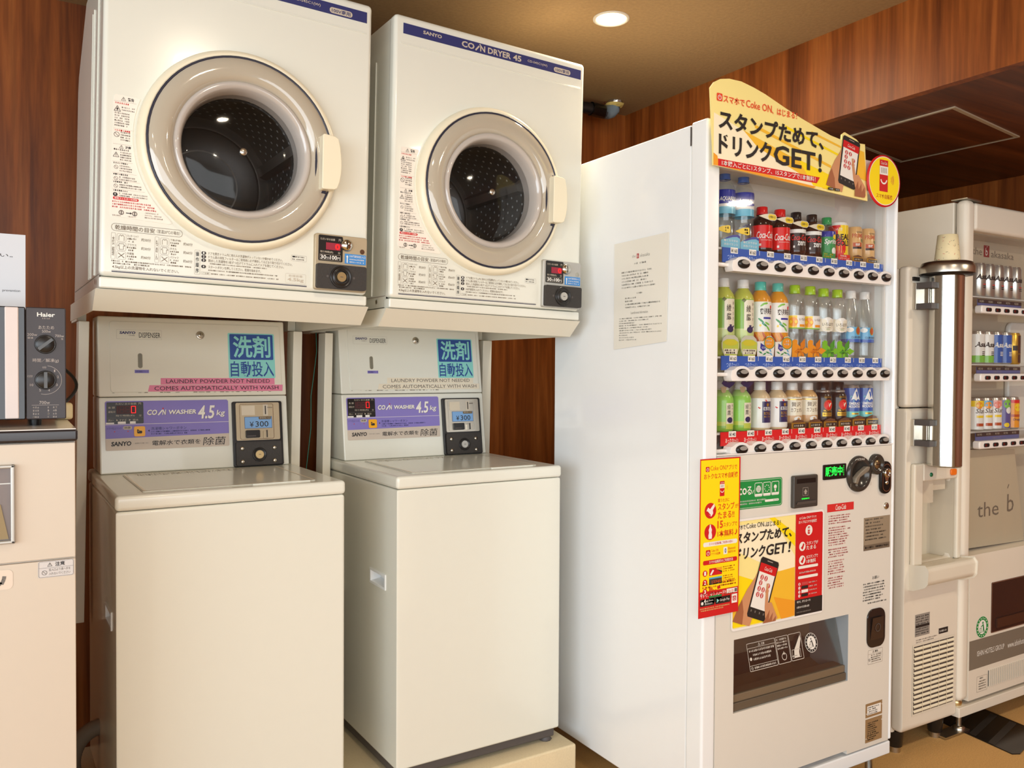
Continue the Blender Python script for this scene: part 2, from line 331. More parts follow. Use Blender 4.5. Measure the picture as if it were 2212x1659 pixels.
# ---------------------------------------------------------------- dryers
DW, DH, DX = .597, .7385, {0: .1543, 1: .8113}
DF, DB = 1.94727, 1.37393
DC, DV, DR = .288, .3262, .2224      # door centre and radius
def slab_hole(b, u0, u1, v0, v1, w0, w1, cu, cv, r, m, n=64):
    A = []
    for i in range(n):
        t = 2*PI*i/n; c, s_ = math.cos(t), math.sin(t)
        k = min(((u1-cu) if c > 0 else (u0-cu))/c if abs(c) > 1e-9 else 9, ((v1-cv) if s_ > 0 else (v0-cv))/s_ if abs(s_) > 1e-9 else 9)
        A.append((cu+k*c, cv+k*s_))
    for cx, cy in ((u0, v0), (u1, v0), (u1, v1), (u0, v1)):
        i = min(range(n), key=lambda i: (A[i][0]-cx)**2+(A[i][1]-cy)**2); A[i] = (cx, cy)
    H = [(cu+r*math.cos(2*PI*i/n), cv+r*math.sin(2*PI*i/n)) for i in range(n)]
    P = [(u, v, w1) for u, v in A]+[(u, v, w1) for u, v in H]+[(u, v, w0) for u, v in A]+[(u, v, w0) for u, v in H]
    fc = []
    for i in range(n):
        j = (i+1) % n
        fc += [(i, j, n+j, n+i), (2*n+i, 3*n+i, 3*n+j, 2*n+j), (i, 2*n+i, 2*n+j, j), (n+i, n+j, 3*n+j, 3*n+i)]
    b.add(P, fc, m)
def warn_tri(b, u, v, s, w, m):
    b.pline([(u-s, v-s*.8), (u, v+s), (u+s, v-s*.8), (u-s, v-s*.8)], s*.16, w, m); b.line(u, v-s*.25, u, v+s*.45, s*.2, w, m); b.disc(u, v-s*.5, s*.12, w, m, 8)
def no_sign(b, u, v, r, w, m):
    b.ring(u, v, r*.82, r, w, m, 20); b.line(u-r*.65, v+r*.65, u+r*.65, v-r*.65, r*.18, w, m)
def dryer(k):
    xl = DX[k]; M = place(MD, (xl, DF, DB)); rnd = random.Random(11)
    t = thing('coin_dryer', ('cream coin dryer on the left stand, above the washer with the pink tape', 'cream coin dryer on the right stand, next to the big white vending machine')[k], 'dryer', M, group='coin dryers stacked over the washers')
    # steel case, open at the front, chamfered at the top of its back
    b = MB(); P = [(.03, .002), (.03, DH-.004), (.40, DH-.004), (.565, .60), (.58, .56), (.58, .002)]
    pts = [(x, y, z) for x in (.004, DW-.004) for y, z in P]; n = len(P)
    b.add(pts, [tuple(range(n)), tuple(range(2*n-1, n-1, -1))]+[(i, i+n, i+1+n, i+1) for i in range(1, n-1)]+[(0, n-1, 2*n-1, n)], CREAM, raw=True)
    for x in (.0035, DW-.0035):
        for y in (.12, .20, .23): b.box(x-.002, x+.002, y, y+.006, .035, DH-.09, CREAM)
        b.box(x-.0012, x+.0012, .035, .56, .03, .0315, KL)
    b.disc(.0, .0, .0, .0, CREAM, 3) if False else None
    b.build('case', t)
    b = MB()
    for z_ in (.018,):
        b.add([(.001, .085+.006*math.cos(2*PI*i/12), z_+.006*math.sin(2*PI*i/12)) for i in range(12)], [tuple(range(12))], STEEL, raw=True)
    b.build('screw', t)
    b = MB(); slab_hole(b, 0, DW, .0245, DH, -.036, 0, DC, DV, .150, CREAM); b.build('front_panel', t, .011, 4, angle=60)
    b = MB(); b.slab(.0, DW, -.001, .0228, -.036, -.001, CREAM, .004); b.build('kick_panel', t, .006, 3)
    b = MB(); b.slab(.016, DW-.016, .6635, .6655, -.002, .0012, CREAM); b.slab(.016, DW-.016, .6665, .6685, -.002, .0006, CREAM); b.build('crease', t, .0006, 2)
    # name strip
    b = MB(); w = .0012; b.slab(.0228, .5816, .6905, .7168, -.001, w, NAVY); w += .0004
    b.text('SANYO', .0777, .1312, .7015, .7105, w, SILK, .03); b.text('CO', .190, .2285, .6955, .7115, w, SILK, .03)
    b.line(.232, .6955, .243, .7085, .0042, w, SILK); b.disc(.2455, .7125, .0022, w, SILK, 8)
    b.text('N', .246, .2615, .6955, .7115, w, SILK, .03); b.text('DRYER', .270, .343, .6955, .7115, w, SILK, .03); b.text('45', .350, .377, .6955, .7115, w, SILK, .03)
    b.text('CD-S45C1(W)', .3975, .4636, .6995, .7075, w, SILK, .01); b.rr(.4862, .5439, .6935, .7075, .007, w, SILK); b.text('100V専用', .4915, .5385, .6955, .7055, w+.0004, NAVY, .01)
    b.build('name_strip', t)
    # warning sticker beside the door
    b = MB(); w = .0012; edge = [(DC-.2285*math.cos(a), DV+.2285*math.sin(a)) for a in [math.asin(.078/.2285)-i*(math.asin(.078/.2285)+math.asin(.17/.2285))/14 for i in range(15)]]
    P = [(.0195, .157), (.0225, .402), (.0255, .4065), (.066, .4058)]+edge+[(.141, .1485), (.136, .146), (.024, .1505)]
    b.prism(P, .0, w, mat('sticker_white', (238, 230, 218), .35)); w += .0004
    def lim(v): return DC-math.sqrt(max(.234**2-(v-DV)**2, 0))
    warn_tri(b, .0405, .3985, .0042, w, K); b.text('警告', .049, .061, .3955, .4025, w, K, .03)
    b.rect(.0225, .066, .3925, .3929, w, KL); b.dash(.0245, .052, .3865, .0042, w, RED, rnd)
    warn_tri(b, .029, .3765, .0062, w, K); b.disc(.029, .376, .002, w, K, 8)
    for v in (.379, .3735): b.dash(.0375, .0655, v, .0034, w, KG, rnd)
    for i in range(6): b.dash(.024, min(lim(.366-i*.0052), .066)-.002, .366-i*.0052, .0034, w, KG, rnd)
    b.rect(.0222, .0615, .3345, .3348, w, KL); b.dash(.0245, .055, .3295, .004, w, RED, rnd); no_sign(b, .0285, .3225, .0055, w, KG)
    for i in range(4): b.dash(.036, .0575, .3262-i*.0052, .0034, w, KG, rnd)
    b.rframe(.0212, .060, .1995, .4035, .0004, .003, w, KL) if False else None
    b.rect(.0218, .0585, .3025, .3029, w, KL); warn_tri(b, .038, .2975, .0038, w, K); b.text('注意', .0455, .0565, .2945, .3005, w, K, .03)
    v = .2895
    b.dash(.0235, .055, v, .004, w, K, rnd); warn_tri(b, .028, v-.0095, .0055, w, K)
    for i in range(4): b.dash(.036, .0585, v-.0055-i*.005, .0033, w, KG, rnd)
    for v in (.2610, .2375, .2215, .2035):
        b.rect(.0215, lim(v)-.003, v+.0045, v+.0048, w, KL); b.dash(.0235, .052, v, .0038, w, K, rnd); no_sign(b, .0285, v-.0068, .004, w, KG)
        for i in range(3 if v > .25 else 2): b.dash(.035, lim(v-.01)-.004, v-.0052-i*.005, .0033, w, KG, rnd)
    b.disc(.0275, .197, .0042, w, K, 14); b.rect(.0268, .0282, .1955, .1995, w+.0003, WH)
    b.rr(.0235, .0735, .1862, .1922, .003, w, RED); b.text('排気フィルターの掃除', .0265, .0705, .1872, .1912, w+.0003, WH, .01)
    for i in range(3): b.dash(.0225, lim(.18-i*.0055)-.004, .18-i*.0055, .0038, w, RED2, rnd)
    for cx in (.040, .066): b.ring(cx, .160, .0035, .0052, w, KG, 14); b.rect(cx-.0012, cx+.0012, .156, .164, w, KG)
    b.line(.049, .160, .058, .160, .0018, w, K); b.poly([(.057, .1575), (.061, .160), (.057, .1625)], w, K)
    for i in range(3): b.dash(.086, lim(.163-i*.005)-.006, .163-i*.005, .0032, w, KL, rnd)
    for u in (.028, .0575): b.dash(u-.005, u+.012, .1515, .003, w, KL, rnd)
    b.build('warning_sticker', t)
    # printed drying guide
    b = MB(); w = .0007
    b.rframe(.0215, .163, .1205, .1362, .0007, .0075, w, KB); b.text('乾燥時間の目安', .0285, .1065, .1232, .1335, w, KB, .008); b.text('（室温20℃の場合）', .111, .158, .1245, .1325, w, KB)
    for u0, names in ((.0215, (('カッターシャツ', '約30分'), ('ブラウス', '約30分'), ('作業服', '約60分'))), (.107, (('下着(半袖)', '約60分'), ('タオル', '約60分'), ('パジャマ', '約60分')))):
        b.rframe(u0, u0+.0085, .061, .1165, .0005, .002, w, KL); b.vtext('衣類' if u0 < .1 else 'もめん', u0+.002, u0+.0065, .066, .111, w, KB)
        for i, (a, c) in enumerate(names):
            v = .0985-i*.0187; b.rframe(u0+.011, u0+.029, v, v+.0172, .0005, .003, w, KL)
            cx, cy = u0+.02, v+.0086
            if i == 0: b.pline([(cx-.005, cy-.006), (cx-.005, cy+.003), (cx-.002, cy+.006), (cx, cy+.003), (cx+.002, cy+.006), (cx+.005, cy+.003), (cx+.005, cy-.006)], .0007, w, KB)
            elif i == 1: b.pline([(cx-.004, cy-.006), (cx-.004, cy+.002), (cx-.007, cy+.001), (cx-.004, cy+.006), (cx+.004, cy+.006), (cx+.007, cy+.001), (cx+.004, cy+.002), (cx+.004, cy-.006), (cx-.004, cy-.006)], .0007, w, KB)
            else: b.line(cx-.006, cy-.005, cx+.006, cy+.005, .0012, w, KB); b.line(cx-.006, cy+.005, cx+.006, cy-.005, .0012, w, KB)
            b.text(a, u0+.031, u0+.031+min(.0045*len(a), .022), v+.0115, v+.0165, w, KB); b.dash(u0+.031, u0+.050, v+.006, .004, w, KB, rnd); b.dash(u0+.033, u0+.047, v+.0005, .004, w, KB, rnd)
            b.text(c, u0+.0585, u0+.0775, v+.005, v+.0118, w, KB)
    b.dash(.0225, .183, .0555, .0036, w, KB, rnd); b.dash(.026, .100, .0505, .0036, w, KB, rnd)
    b.text('4.5kg以上の洗濯物を入れないでください。', .0245, .157, .0405, .0488, w, KB, .004)
    b.rframe(.189, .201, .0425, .0965, .0005, .002, w, KL); b.vtext('操作順序', .1915, .1985, .045, .094, w, K, .01)
    steps = ['ドアを開きドラム内に他の人の洗濯物が入っていないか確かめてください。', 'ドラム奥の排気フィルターはご使用前に必ず掃除して元どおり取り付けてください。', '脱水した洗濯物を1枚ずつ広げてドラムに入れてドアを閉じてください。', ('スタートボタンを押してください。乾燥を始めます。', '100円硬貨を入れてください。乾燥を始めます。')[k]]
    for i, (v, l) in enumerate(((.0885, .385), (.0805, .408), (.0725, .388), (.0585, .335))):
        b.rr(.2035, .2135, v-.0008, v+.0062, .0034, w, K); b.text(str(i+1), .2068, .2098, v+.0005, v+.005, w+.0003, WH, .02)
        b.text(steps[i], .2185, l, v-.0003, v+.0062, w, KB)
    b.dash(.222, .352, .0672, .0032, w, KB, rnd); b.dash(.2185, .375, .0525, .0032, w, KB, rnd)
    b.rframe(.2035, .2225, .0435, .0495, .0004, .001, w, KL); b.text('ご注意', .206, .220, .0447, .0485, w, KB); b.dash(.225, .378, .0448, .0032, w, KB, rnd)
    b.rframe(.405, .442, .0925, .1065, .0004, .002, w, KL); b.rect(.408, .4145, .101, .1045, w, K); b.dash(.4155, .44, .101, .0033, w, KG, rnd); b.dash(.408, .438, .0952, .0033, w, KG, rnd)
    if k == 0: b.rframe(.392, .441, .040, .0625, .0004, .003, w, SILK); b.text('乾燥容量', .400, .433, .0545, .060, w, SILK); b.text('4.5kg', .397, .436, .0425, .0525, w, SILK, .02)
    b.rect(.0235, .4435, .0368, .0377, w, KL); b.rect(.0235, .4435, .0338, .0358, w, ink('rule_navy', (46, 44, 70)))
    b.build('printed_guide', t)
    # door
    d = MB(); d.lathe(DC, DV, [(DR, 0), (DR, .012), (DR-.003, .02), (DR-.008, .0255), (DR-.013, .027), (.2065, .0262), (.2055, .022)], 72, m=CREAM2); d = d.build('door', t)
    g = MB(); g.lathe(DC, DV, [(.2065, .0255), (.206, .0285), (.2035, .0295), (.2015, .028)], 72, m=GASKET)
    hp = [(.4745, .253), (.4745, .3925), (.455, .3925), (.4495, .386), (.4475, .345), (.4475, .300), (.4495, .259), (.455, .253)]; g.prism(hp, .012, .0335, GASKET); g.build('gasket', d)
    g = MB(); g.lathe(DC, DV, [(.2015, .028), (.197, .0315), (.186, .0345), (.172, .035), (.162, .033), (.1555, .0285), (.152, .0235)], 72, m=SMOKE); g.build('bezel', d)
    g = MB(); g.lathe(DC, DV, [(.152, .0235), (.1495, .0275), (.1455, .0295), (.1405, .028), (.136, .022), (.1325, .010), (.130, -.004), (.1285, -.030)], 72, m=SMOKE2); g.build('bezel_lip', d)
    g = MB(); g.lathe(DC, DV, [(.130, -.006), (.118, -.001), (.09, .0035), (.05, .006), (.0001, .0068)], 64, m=DGLASS); g.build('glass', d)
    g = MB(); g.lathe(DC, DV, [(.0085, .0055), (.0085, .011), (.0065, .0125), (.0001, .013)], 20, m=STEEL); g.line(DC-.004, DV, DC+.004, DV, .0012, .0132, DKGREY); g.build('bolt', d)
    g = MB(); hp = [(.4565, .2615), (.4565, .384), (.4600, .387), (.487, .3845), (.4945, .380), (.4995, .360), (.5025, .335), (.5035, .318), (.5025, .300), (.4995, .280), (.4935, .264), (.487, .2605), (.460, .2585)]
    g.solid(hp, .018, .058, CREAM2); g.build('handle', d, .006, 4)
    # drum seen through the glass
    g = MB(); R_, D_ = .186, .43
    g.lathe(DC, DV, [(.150, -.036), (.160, -.05), (R_, -.075), (R_, -D_)], 56, m=DRUM); g.lathe(DC, DV, [(R_, -D_), (.178, -D_+.004), (.155, -D_+.03), (.15, -D_+.03)], 56, m=DRUM)
    g.lathe(DC, DV, [(.15, -D_+.03), (.146, -D_+.024), (.06, -D_+.02), (.0001, -D_+.02)], 56, m=DRUMB)
    g.ring(DC, DV, .09, .094, -D_+.0225, DRUM, 40); g.disc(DC+.03, DV-.075, .006, -D_+.023, DRUM, 10)
    for i in range(44):
        a = 2*PI*i/44
        for j in range(12):
            aa = a+(j % 2)*PI/44; w = -.10-j*.026; c, s_ = math.cos(aa), math.sin(aa); e = .0032; q = R_-.0015
            g.add([(DC+q*c-e*s_*x, DV+q*s_+e*c*x, w+e*y) for x, y in ((-1, -.5), (-.5, -1), (.5, -1), (1, -.5), (1, .5), (.5, 1), (-.5, 1), (-1, .5))], [tuple(range(8))], HOLE_LIGHT)
    for a in (20, 140, 260):
        a = math.radians(a); c, s_ = math.cos(a), math.sin(a); P = [(-.022, R_), (-.012, R_-.03), (.012, R_-.03), (.022, R_)]
        g.add([(DC+r_*c-x*s_, DV+r_*s_+x*c, w) for w in (-.10, -D_+.01) for x, r_ in P], [(0, 1, 5, 4), (1, 2, 6, 5), (2, 3, 7, 6), (0, 3, 2, 1)], DRUM)
    g.build('drum', t)
    # coin control panel
    fm = (GOLDP, SILVER)[k]
    c = MB(); c.slab(.4585, .5898, .0295, .163, -.002, .012, fm, .006); c = c.build('control_panel', t, .002, 2)
    g = MB(); w = .0135; g.slab(.4665, .5265, .0985, .1595, .011, w, BLACK, .003); w += .0004
    g.text('ただいまの金額', .4705, .5065, .1475, .1530, w, SILK, .005); g.text('円', .516, .5215, .1475, .1535, w, SILK, .005)
    g.rect(.4845, .5205, .1255, .1425, w, LEDP); g.text('0', .507, .519, .1270, .1410, w+.0004, LEDR, .02)
    g.text('残り時間(約)', .4705, .5025, .1165, .1225, w, SILK, .005); g.text('分', .5145, .5205, .1165, .1225, w, SILK, .005)
    g.frame(.4695, .5215, .1005, .1140, .0005, w, SILK); g.text('30', .4715, .4855, .1025, .1122, w, WH, .02); g.text('分/', .486, .4945, .1025, .1092, w, WH); g.text('100', .495, .5125, .1025, .1122, w, WH, .02); g.text('円', .513, .5202, .1025, .1092, w, WH)
    g.build('display', c)
    g = MB(); g.slab(.5325, .5868, .0965, .1205, .011, .0128, ink('label_blue', (64, 138, 206))); w = .0132
    g.poly([(.5385, .117), (.5355, .1125), (.5372, .1125), (.5372, .0985), (.5398, .0985), (.5398, .1125), (.5415, .1125)], w, WH); g.text('100円硬貨投入口', .5440, .5850, .1125, .1180, w, WH)
    for v in (.1058, .0995): g.dash(.5445, .584, v, .0036, w, WH, rnd)
    g.build('coin_label', c)
    g = MB(); g.lathe(.5365, .1405, [(.0155, .012), (.0145, .0165), (.0115, .0195), (.006, .0212), (.0001, .0217)], 24, m=CHROME); g.rect(.5345, .536, .1295, .1515, .0222, BLACK); g.build('coin_slot', c)
    g = MB(); g.disc(.577, .1285, .006, .0126, CHROME, 16); g.build('cap_button', c)
    g = MB(); g.slab(.4605, .5848, .0325, .0905, .011, .024, BLACKM, .005); g.lathe(.519, .0612, [(.0265, .024), (.0265, .027), (.024, .0275), (.0225, .026), (.0195, .026), (.018, .0285), (.0150, .0285), (.0145, .026)], 32, m=BLACK); g.disc(.486, .0612, .003, .0245, DKGREY, 10); g.disc(.552, .0612, .003, .0245, DKGREY, 10); g.build('lock_cover', c)
    g = MB(); g.cyl(.519, .0612, .0115, .024, .031, (BRASS, SILVER)[k], 20); g.rect(.5155, .5225, .0603, .0619, .0314, DKGREY); g.build('lock', c)
for k in (0, 1): dryer(k)

# wall-hung stands under the dryers
def stand(k):
    xl = DX[k]; M = place(MD, (xl, DF, DB))
    t = thing('dryer_stand', ('cream steel stand carrying the dryer over the pink taped washer', 'cream steel stand carrying the dryer next to the vending machine')[k], 'stand', M, group='wall stands of the dryers')
    b = MB(); b.box(-.003, DW+.003, .012, .57, -.0045, -.0015, CREAM3)
    # skirt: sloped front and two sides folded from sheet
    x0, x1 = -.004, DW+.004
    b.add([(x0, .004, -.003), (x1, .004, -.003), (x1, .052, -.0465), (x0, .052, -.0465), (x0, .007, -.003), (x1, .007, -.003), (x1, .055, -.0465), (x0, .055, -.0465)], [(0, 3, 2, 1), (4, 5, 6, 7), (2, 3, 7, 6), (0, 1, 5, 4)], CREAM3, raw=True)
    for x, xo in ((x0, -.002), (x1, .002)):
        P = [(.004, -.003), (.052, -.0465), (.57, -.0465), (.57, -.003)]
        b.add([(x, y, z) for y, z in P]+[(x+xo, y, z) for y, z in P], [(0, 1, 2, 3), (7, 6, 5, 4), (0, 4, 5, 1), (1, 5, 6, 2), (2, 6, 7, 3), (3, 7, 4, 0)], CREAM3, raw=True)
    b.build('skirt', t)
    px = ((.008, .033), (.575, .602)) if k == 0 else ((.0155, .0405), (.571, .605))
    for a, c in px:
        b = MB(); b.box(a, c, .50, .56, -.837, -.0475, CREAM3); b.build('post', t, .002, 2)
        b = MB(); b.box(a+.002, c-.002, .562, BK-DF-.03-(a+.3)*.03-k*.02, -.044, -.012, CREAM3); b.build('wall_arm', t)
for k in (0, 1): stand(k)
b = MB(); Mi = Vector((.815, 2.56, 1.325)); b.tube([(0, 0, 0), (.002, 0, -.06), (-.008, .0, -.14), (-.016, .0, -.2), (-.016, .0, -.3), (-.03, 0, -.42), (-.034, .0, -.55)], .0014, mat('teal_wire_sheath', (60, 140, 120), .5), 6)
o = b.build('wire'); o.location = Mi; tag(o, 'thin green wire hanging between the two dryer stands', 'wire')

# ---------------------------------------------------------------- washers
WXL, WF, WT, WB = {0: .1916, 1: .8507}, 1.98009, .9349, .166977
WWd = .5184
S0 = (.0126, .405, .9349); vl = math.hypot(.0555, .4); VY, VZ = .0555/vl, .4/vl
def cons(u, v, w): return (S0[0]+u, S0[1]+v*VY-w*VZ, S0[2]+v*VZ+w*VY)
def washer(k):
    M = place(MW, (WXL[k], WF, 0)); rnd = random.Random(5)
    t = thing('coin_washer', ('cream top loading coin washer with pink tape, beside the microwave counter', 'cream top loading coin washer with clear tape, beside the white vending machine')[k], 'washer', M, group='top loading coin washers')
    b = MB(); T0, HL = [(0, WB), (.56, WB), (.56, .9002), (0, .9002)], [(.076, .631), (.169, .631), (.169, .6595), (.076, .6595)]
    b.add([(0, y, z) for y, z in T0]+[(WWd, y, z) for y, z in T0]+[(0, y, z) for y, z in HL], [(4, 5, 6, 7), (0, 4, 7, 3), (1, 2, 6, 5), (0, 1, 5, 4), (3, 7, 6, 2)]+[(i, 8+i, 8+(i+1) % 4, (i+1) % 4) for i in range(4)], CREAM, raw=True); b.build('body', t, .007, 3)
    b = MB(); b.box(.008, WWd-.01, .012, .55, .140, WB-.0005, DKGREY); b.build('base', t, .004, 2)
    for cx, cy in ((.035, .03), (WWd-.03, .03), (.035, .53), (WWd-.03, .53)):
        b = MB(); b.lz(cx, cy, [(.018, .1282), (.020, .131), (.016, .136), (.016, .156)], DKGREY, n=10, cap0=True, cap1=True); b.build('foot', t)
    b = MB(lambda u, v, w: (-w, u, v))
    for q in ((.070, .175, .6245, .631), (.070, .175, .6595, .666), (.070, .076, .631, .6595), (.169, .175, .631, .6595)): b.slab(q[0], q[1], q[2], q[3], -.004, .0025, WHITE)
    I = [(.088, .637), (.163, .637), (.163, .650), (.088, .650)]
    b.add([(u, v, .0) for u, v in HL]+[(u, v, -.026) for u, v in I], [(4, 5, 6, 7)]+[(i, i+4, (i+1) % 4+4, (i+1) % 4) for i in range(4)], WHITE); b.build('hand_grip', t)
    b = MB(); b.box(-.0015, WWd+.0015, -.003, .575, .9012, WT, CREAM); b.build('top_frame', t, .009, 4)
    b = MB(); b.slab(.059, .456, .034, .368, 0, .0022, CREAM, .006); b.xf = None
    b.V = [(x, -y if False else z, WT+(-y)) for x, y, z in b.V]
    lid = b.build('lid', t, .0015, 2)
    b = MB(); g = lambda u, v, w: (u, v, WT+w); b.xf = g
    b.rframe(.061, .454, .036, .366, .0055, .005, .0028, mat('lid_rim', (246, 236, 214), .25, noise=0)); b.slab(.30, .44, .028, .035, 0, .003, CREAM, .002); b.build('lid_rim', lid)
    if True:
        b = MB(g)
        for i in range(3): b.dash(.09, .36, .345-i*.012, .007, .0026, mat('faded_print', (222, 212, 188), .4, noise=0), rnd)
        b.build('lid_print', lid)
    # console: lower control unit and detergent dispenser on top
    def wedge(u0, u1, v0, v1, m, bev, name):
        b = MB(); P = [cons(u, v, 0) for v in (v0, v1) for u in (u0, u1)]
        z0, z1 = P[0][2], P[2][2]
        b.add([P[0], P[1], P[3], P[2], (P[0][0], .575, z0), (P[1][0], .575, z0), (P[1][0], .575, z1), (P[0][0], .575, z1)], [(0, 1, 2, 3), (5, 4, 7, 6), (1, 5, 6, 2), (4, 0, 3, 7), (3, 2, 6, 7), (4, 5, 1, 0)], m, raw=True); return b.build(name, t, bev, 3)
    cu = wedge(-.0005, .4915, .0004, .2005, CREAM, .004, 'control_unit'); ds = wedge(-.0005, .4915, .2018, .4165, CREAM3 if k == 0 else CREAM, .004, 'dispenser')
    b = MB(cons); b.slab(.0275, .4781, .2135, .4035, -.002, .0022, CREAM3 if k == 0 else CREAM, .008); b.build('dispenser_door', ds, .0012, 2)
    b = MB(cons); w = .0026
    if k == 0:
        for i in range(26): u = .03+rnd.random()*.42; b.rect(u, u+rnd.uniform(.001, .012), .2118, .2118+rnd.uniform(.0006, .0016), w, OLIV)
    else:
        for i in range(30): u = .03+rnd.random()*.3; b.rect(u, u+rnd.uniform(.001, .01), .2112, .2112+rnd.uniform(.0006, .002), w, KB)
    b.build('grime', ds)['kind'] = 'stuff'
    b = MB(cons); w = .0028; b.rframe(.044, .156, .356, .381, .0003, .001, w, KL)
    b.text('SANYO', .0515, .0905, .3695, .3768, w, NAVY, .035, .15); b.dash(.073, .09, .3645, .0028, w, KL, rnd); b.text('DISPENSER', .099, .1525, .3605, .3745, w, K, .0); b.build('maker_label', ds)
    b = MB(cons); b.lathe(.2554, .3707, [(.0112, .002), (.0112, .0045), (.0095, .0055), (.0075, .0045), (.007, .0062), (.0001, .0064)], 20, m=STEEL); b.rect(.2547, .2561, .369, .3765, .0067, K); b.build('dispenser_lock', ds)
    b = MB(cons); b.rr(.0955, .1055, .2785, .3175, .005, .0027, mat('slot_window', (128, 124, 110), .3)); b.rframe(.0948, .1062, .2778, .3182, .0012, .0055, .003, mat('slot_rim', (150, 142, 118), .4)); b.build('level_window', ds)
    b = MB(cons); b.rect(.0864, .1216, .2648, .2734, .0027, PURP); b.text('洗剤補給ランプ', .0875, .1205, .2662, .2720, .0031, NAVY); b.build('lamp_label', ds)
    b = MB(cons); b.prism(rrpts(.330, .4605, .2505, .3795, .004), .002, .0028, TEAL); b.rr(.3345, .4565, .3035, .3765, .003, .0032, DBLUE); b.text('洗剤', .343, .449, .3085, .3725, .0036, TEAL, .022); b.text('自動投入', .335, .4565, .2545, .299, .0034, DBLUE, .012); b.build('detergent_label', ds)
    tp = PINK if k == 0 else mat('clear_tape', (232, 222, 200), .25, noise=0); tk = K if k == 0 else KG
    b = MB(cons); b.prism([(.150, .2335), (.4575, .2325), (.4575, .2508), (.1505, .2512)], .002, .0027, tp); b.prism([(.118, .2150), (.4790, .2135), (.4805, .2315), (.122, .2320)], .002, .00285, tp)
    b.text('LAUNDRY POWDER NOT NEEDED', .164, .444, .2372, .2478, .0033, tk); b.text('COMES AUTOMATICALLY WITH WASH', .134, .468, .2180, .2288, .0034, tk); b.build('tape_notice', ds)
    # control sticker
    b = MB(cons); w = .0012; b.prism(rrpts(.0132, .325, .0612, .1905, .004), 0, w, mat('sticker_grey', (206, 192, 176) if k == 0 else (206, 202, 194), .4)); w += .0003
    b.poly([(.0132, .0925), (.325, .0965), (.325, .1865), (.321, .1905), (.0172, .1905), (.0132, .1865)], w, PURP); w += .0003
    b.rect(.0132, .325, .1282, .1296, w, mat('sticker_line', (214, 206, 216), .4, noise=0))
    b.text('CO', .1155, .1405, .1510, .1655, w+.0002, KG, .03, .2); b.text('CO', .1145, .1395, .1518, .1663, w+.0004, WH, .03, .2)
    b.line(.142, .1515, .153, .1652, .0034, w+.0003, WH); b.disc(.1545, .169, .002, w+.0003, RED, 8)
    b.text('N', .1520, .1620, .1518, .1660, w+.0004, WH, .03, .2); b.text('N', .1530, .1630, .1510, .1652, w+.0002, KG, .03, .2)
    for dx, dv, mm, dw in ((.001, -.0008, KG, .0002), (0, 0, WH, .0004)):
        b.text('WASHER', .1685+dx, .2395+dx, .1530+dv, .1650+dv, w+dw, mm, .03, .12); b.text('4.5', .2435+dx, .2885+dx, .1385+dv, .1755+dv, w+dw, mm, .02, .18); b.text('kg', .2925+dx, .3160+dx, .1425+dv, .1620+dv, w+dw, mm, .01, .15)
    b.rr(.0775, .1125, .1, .1255, .004, w, PURP) if False else None
    b.text('ソフト仕上リンス', .0165, .0515, .1165, .1225, w, NAVY); b.rr(.0555, .0770, .1150, .1245, .0045, w, SILK); b.text('除菌', .0590, .0735, .1165, .1232, w+.0003, KG, .02)
    for u in (.035, .067): b.disc(u, .1105, .0016, w, RED2, 8)
    b.poly([(.1155, .1105), (.1195, .1135), (.1195, .1075)], w, K); b.text('洗濯槽シャワーボタン', .1235, .2125, .1118, .1198, w, NAVY); b.dash(.1235, .275, .1055, .0042, w, NAVY, rnd); b.dash(.1235, .215, .0995, .0042, w, NAVY, rnd)
    b.text('SANYO', .0262, .0745, .0725, .0845, w, K, .035, .12); b.dash(.083, .119, .0765, .0035, w, KL, rnd); b.text('電解水で衣類を', .1255, .2485, .0705, .0838, w, K, .006, .1); b.text('除菌', .2545, .3160, .0655, .0880, w, K, .0, .12)
    b.build('control_sticker', cu)
    b = MB(cons); w = .0022; b.slab(.0168, .1055, .1305, .1875, 0, w, BLACK, .003); w += .0003
    b.text('ただいまの金額', .0385, .0885, .1805, .1858, w, SILK); b.text('円', .0940, .1000, .1803, .1860, w, SILK); b.text('金 額', .0205, .0365, .1710, .1765, w, SILK); b.text('運転中', .0205, .0375, .1595, .1650, w, SILK)
    b.rect(.0395, .0885, .1565, .1785, w, ink('led_field', (50, 18, 22)))
    for i, u in enumerate((.0415, .0475, .0615, .0755)):
        if i == 0: b.rect(u+.001, u+.0025, .1585, .1765, w+.0003, LEDRD)
        else:
            m_ = LEDR if i == 3 else LEDRD; q = w+.0003; h = .0016; B0, B1 = u, u+.0115
            for s_ in ((B0, B1, .1580, .1580+h), (B0, B1, .1755, .1755+h), (B0, B0+h, .1580, .177), (B1-h, B1, .1580, .177)): b.rect(*s_, q, m_)
            if i < 3: b.rect(B0, B1, .1668, .1668+h, q, m_)
    b.text('残り時間(約)', .0385, .0840, .1490, .1545, w, SILK); b.text('分', .0945, .1005, .1488, .1545, w, SILK); b.rect(.0185, .1040, .1460, .1465, w, KG)
    b.text('洗い', .0195, .0325, .1375, .1430, w, SILK); b.text('すすぎ', .0465, .0640, .1375, .1430, w, SILK); b.text('脱水', .0790, .0930, .1375, .1430, w, SILK)
    for u in (.0395, .0700): b.poly([(u, .138), (u, .143), (u+.0045, .1405)], w, SILK)
    for u0, u1 in ((.0145, .034), (.043, .062), (.072, .086)): b.rect(u0, u1, .1305, .1365 if u0 > .03 else .1345, w+.0003, WH)
    b.build('display', cu)
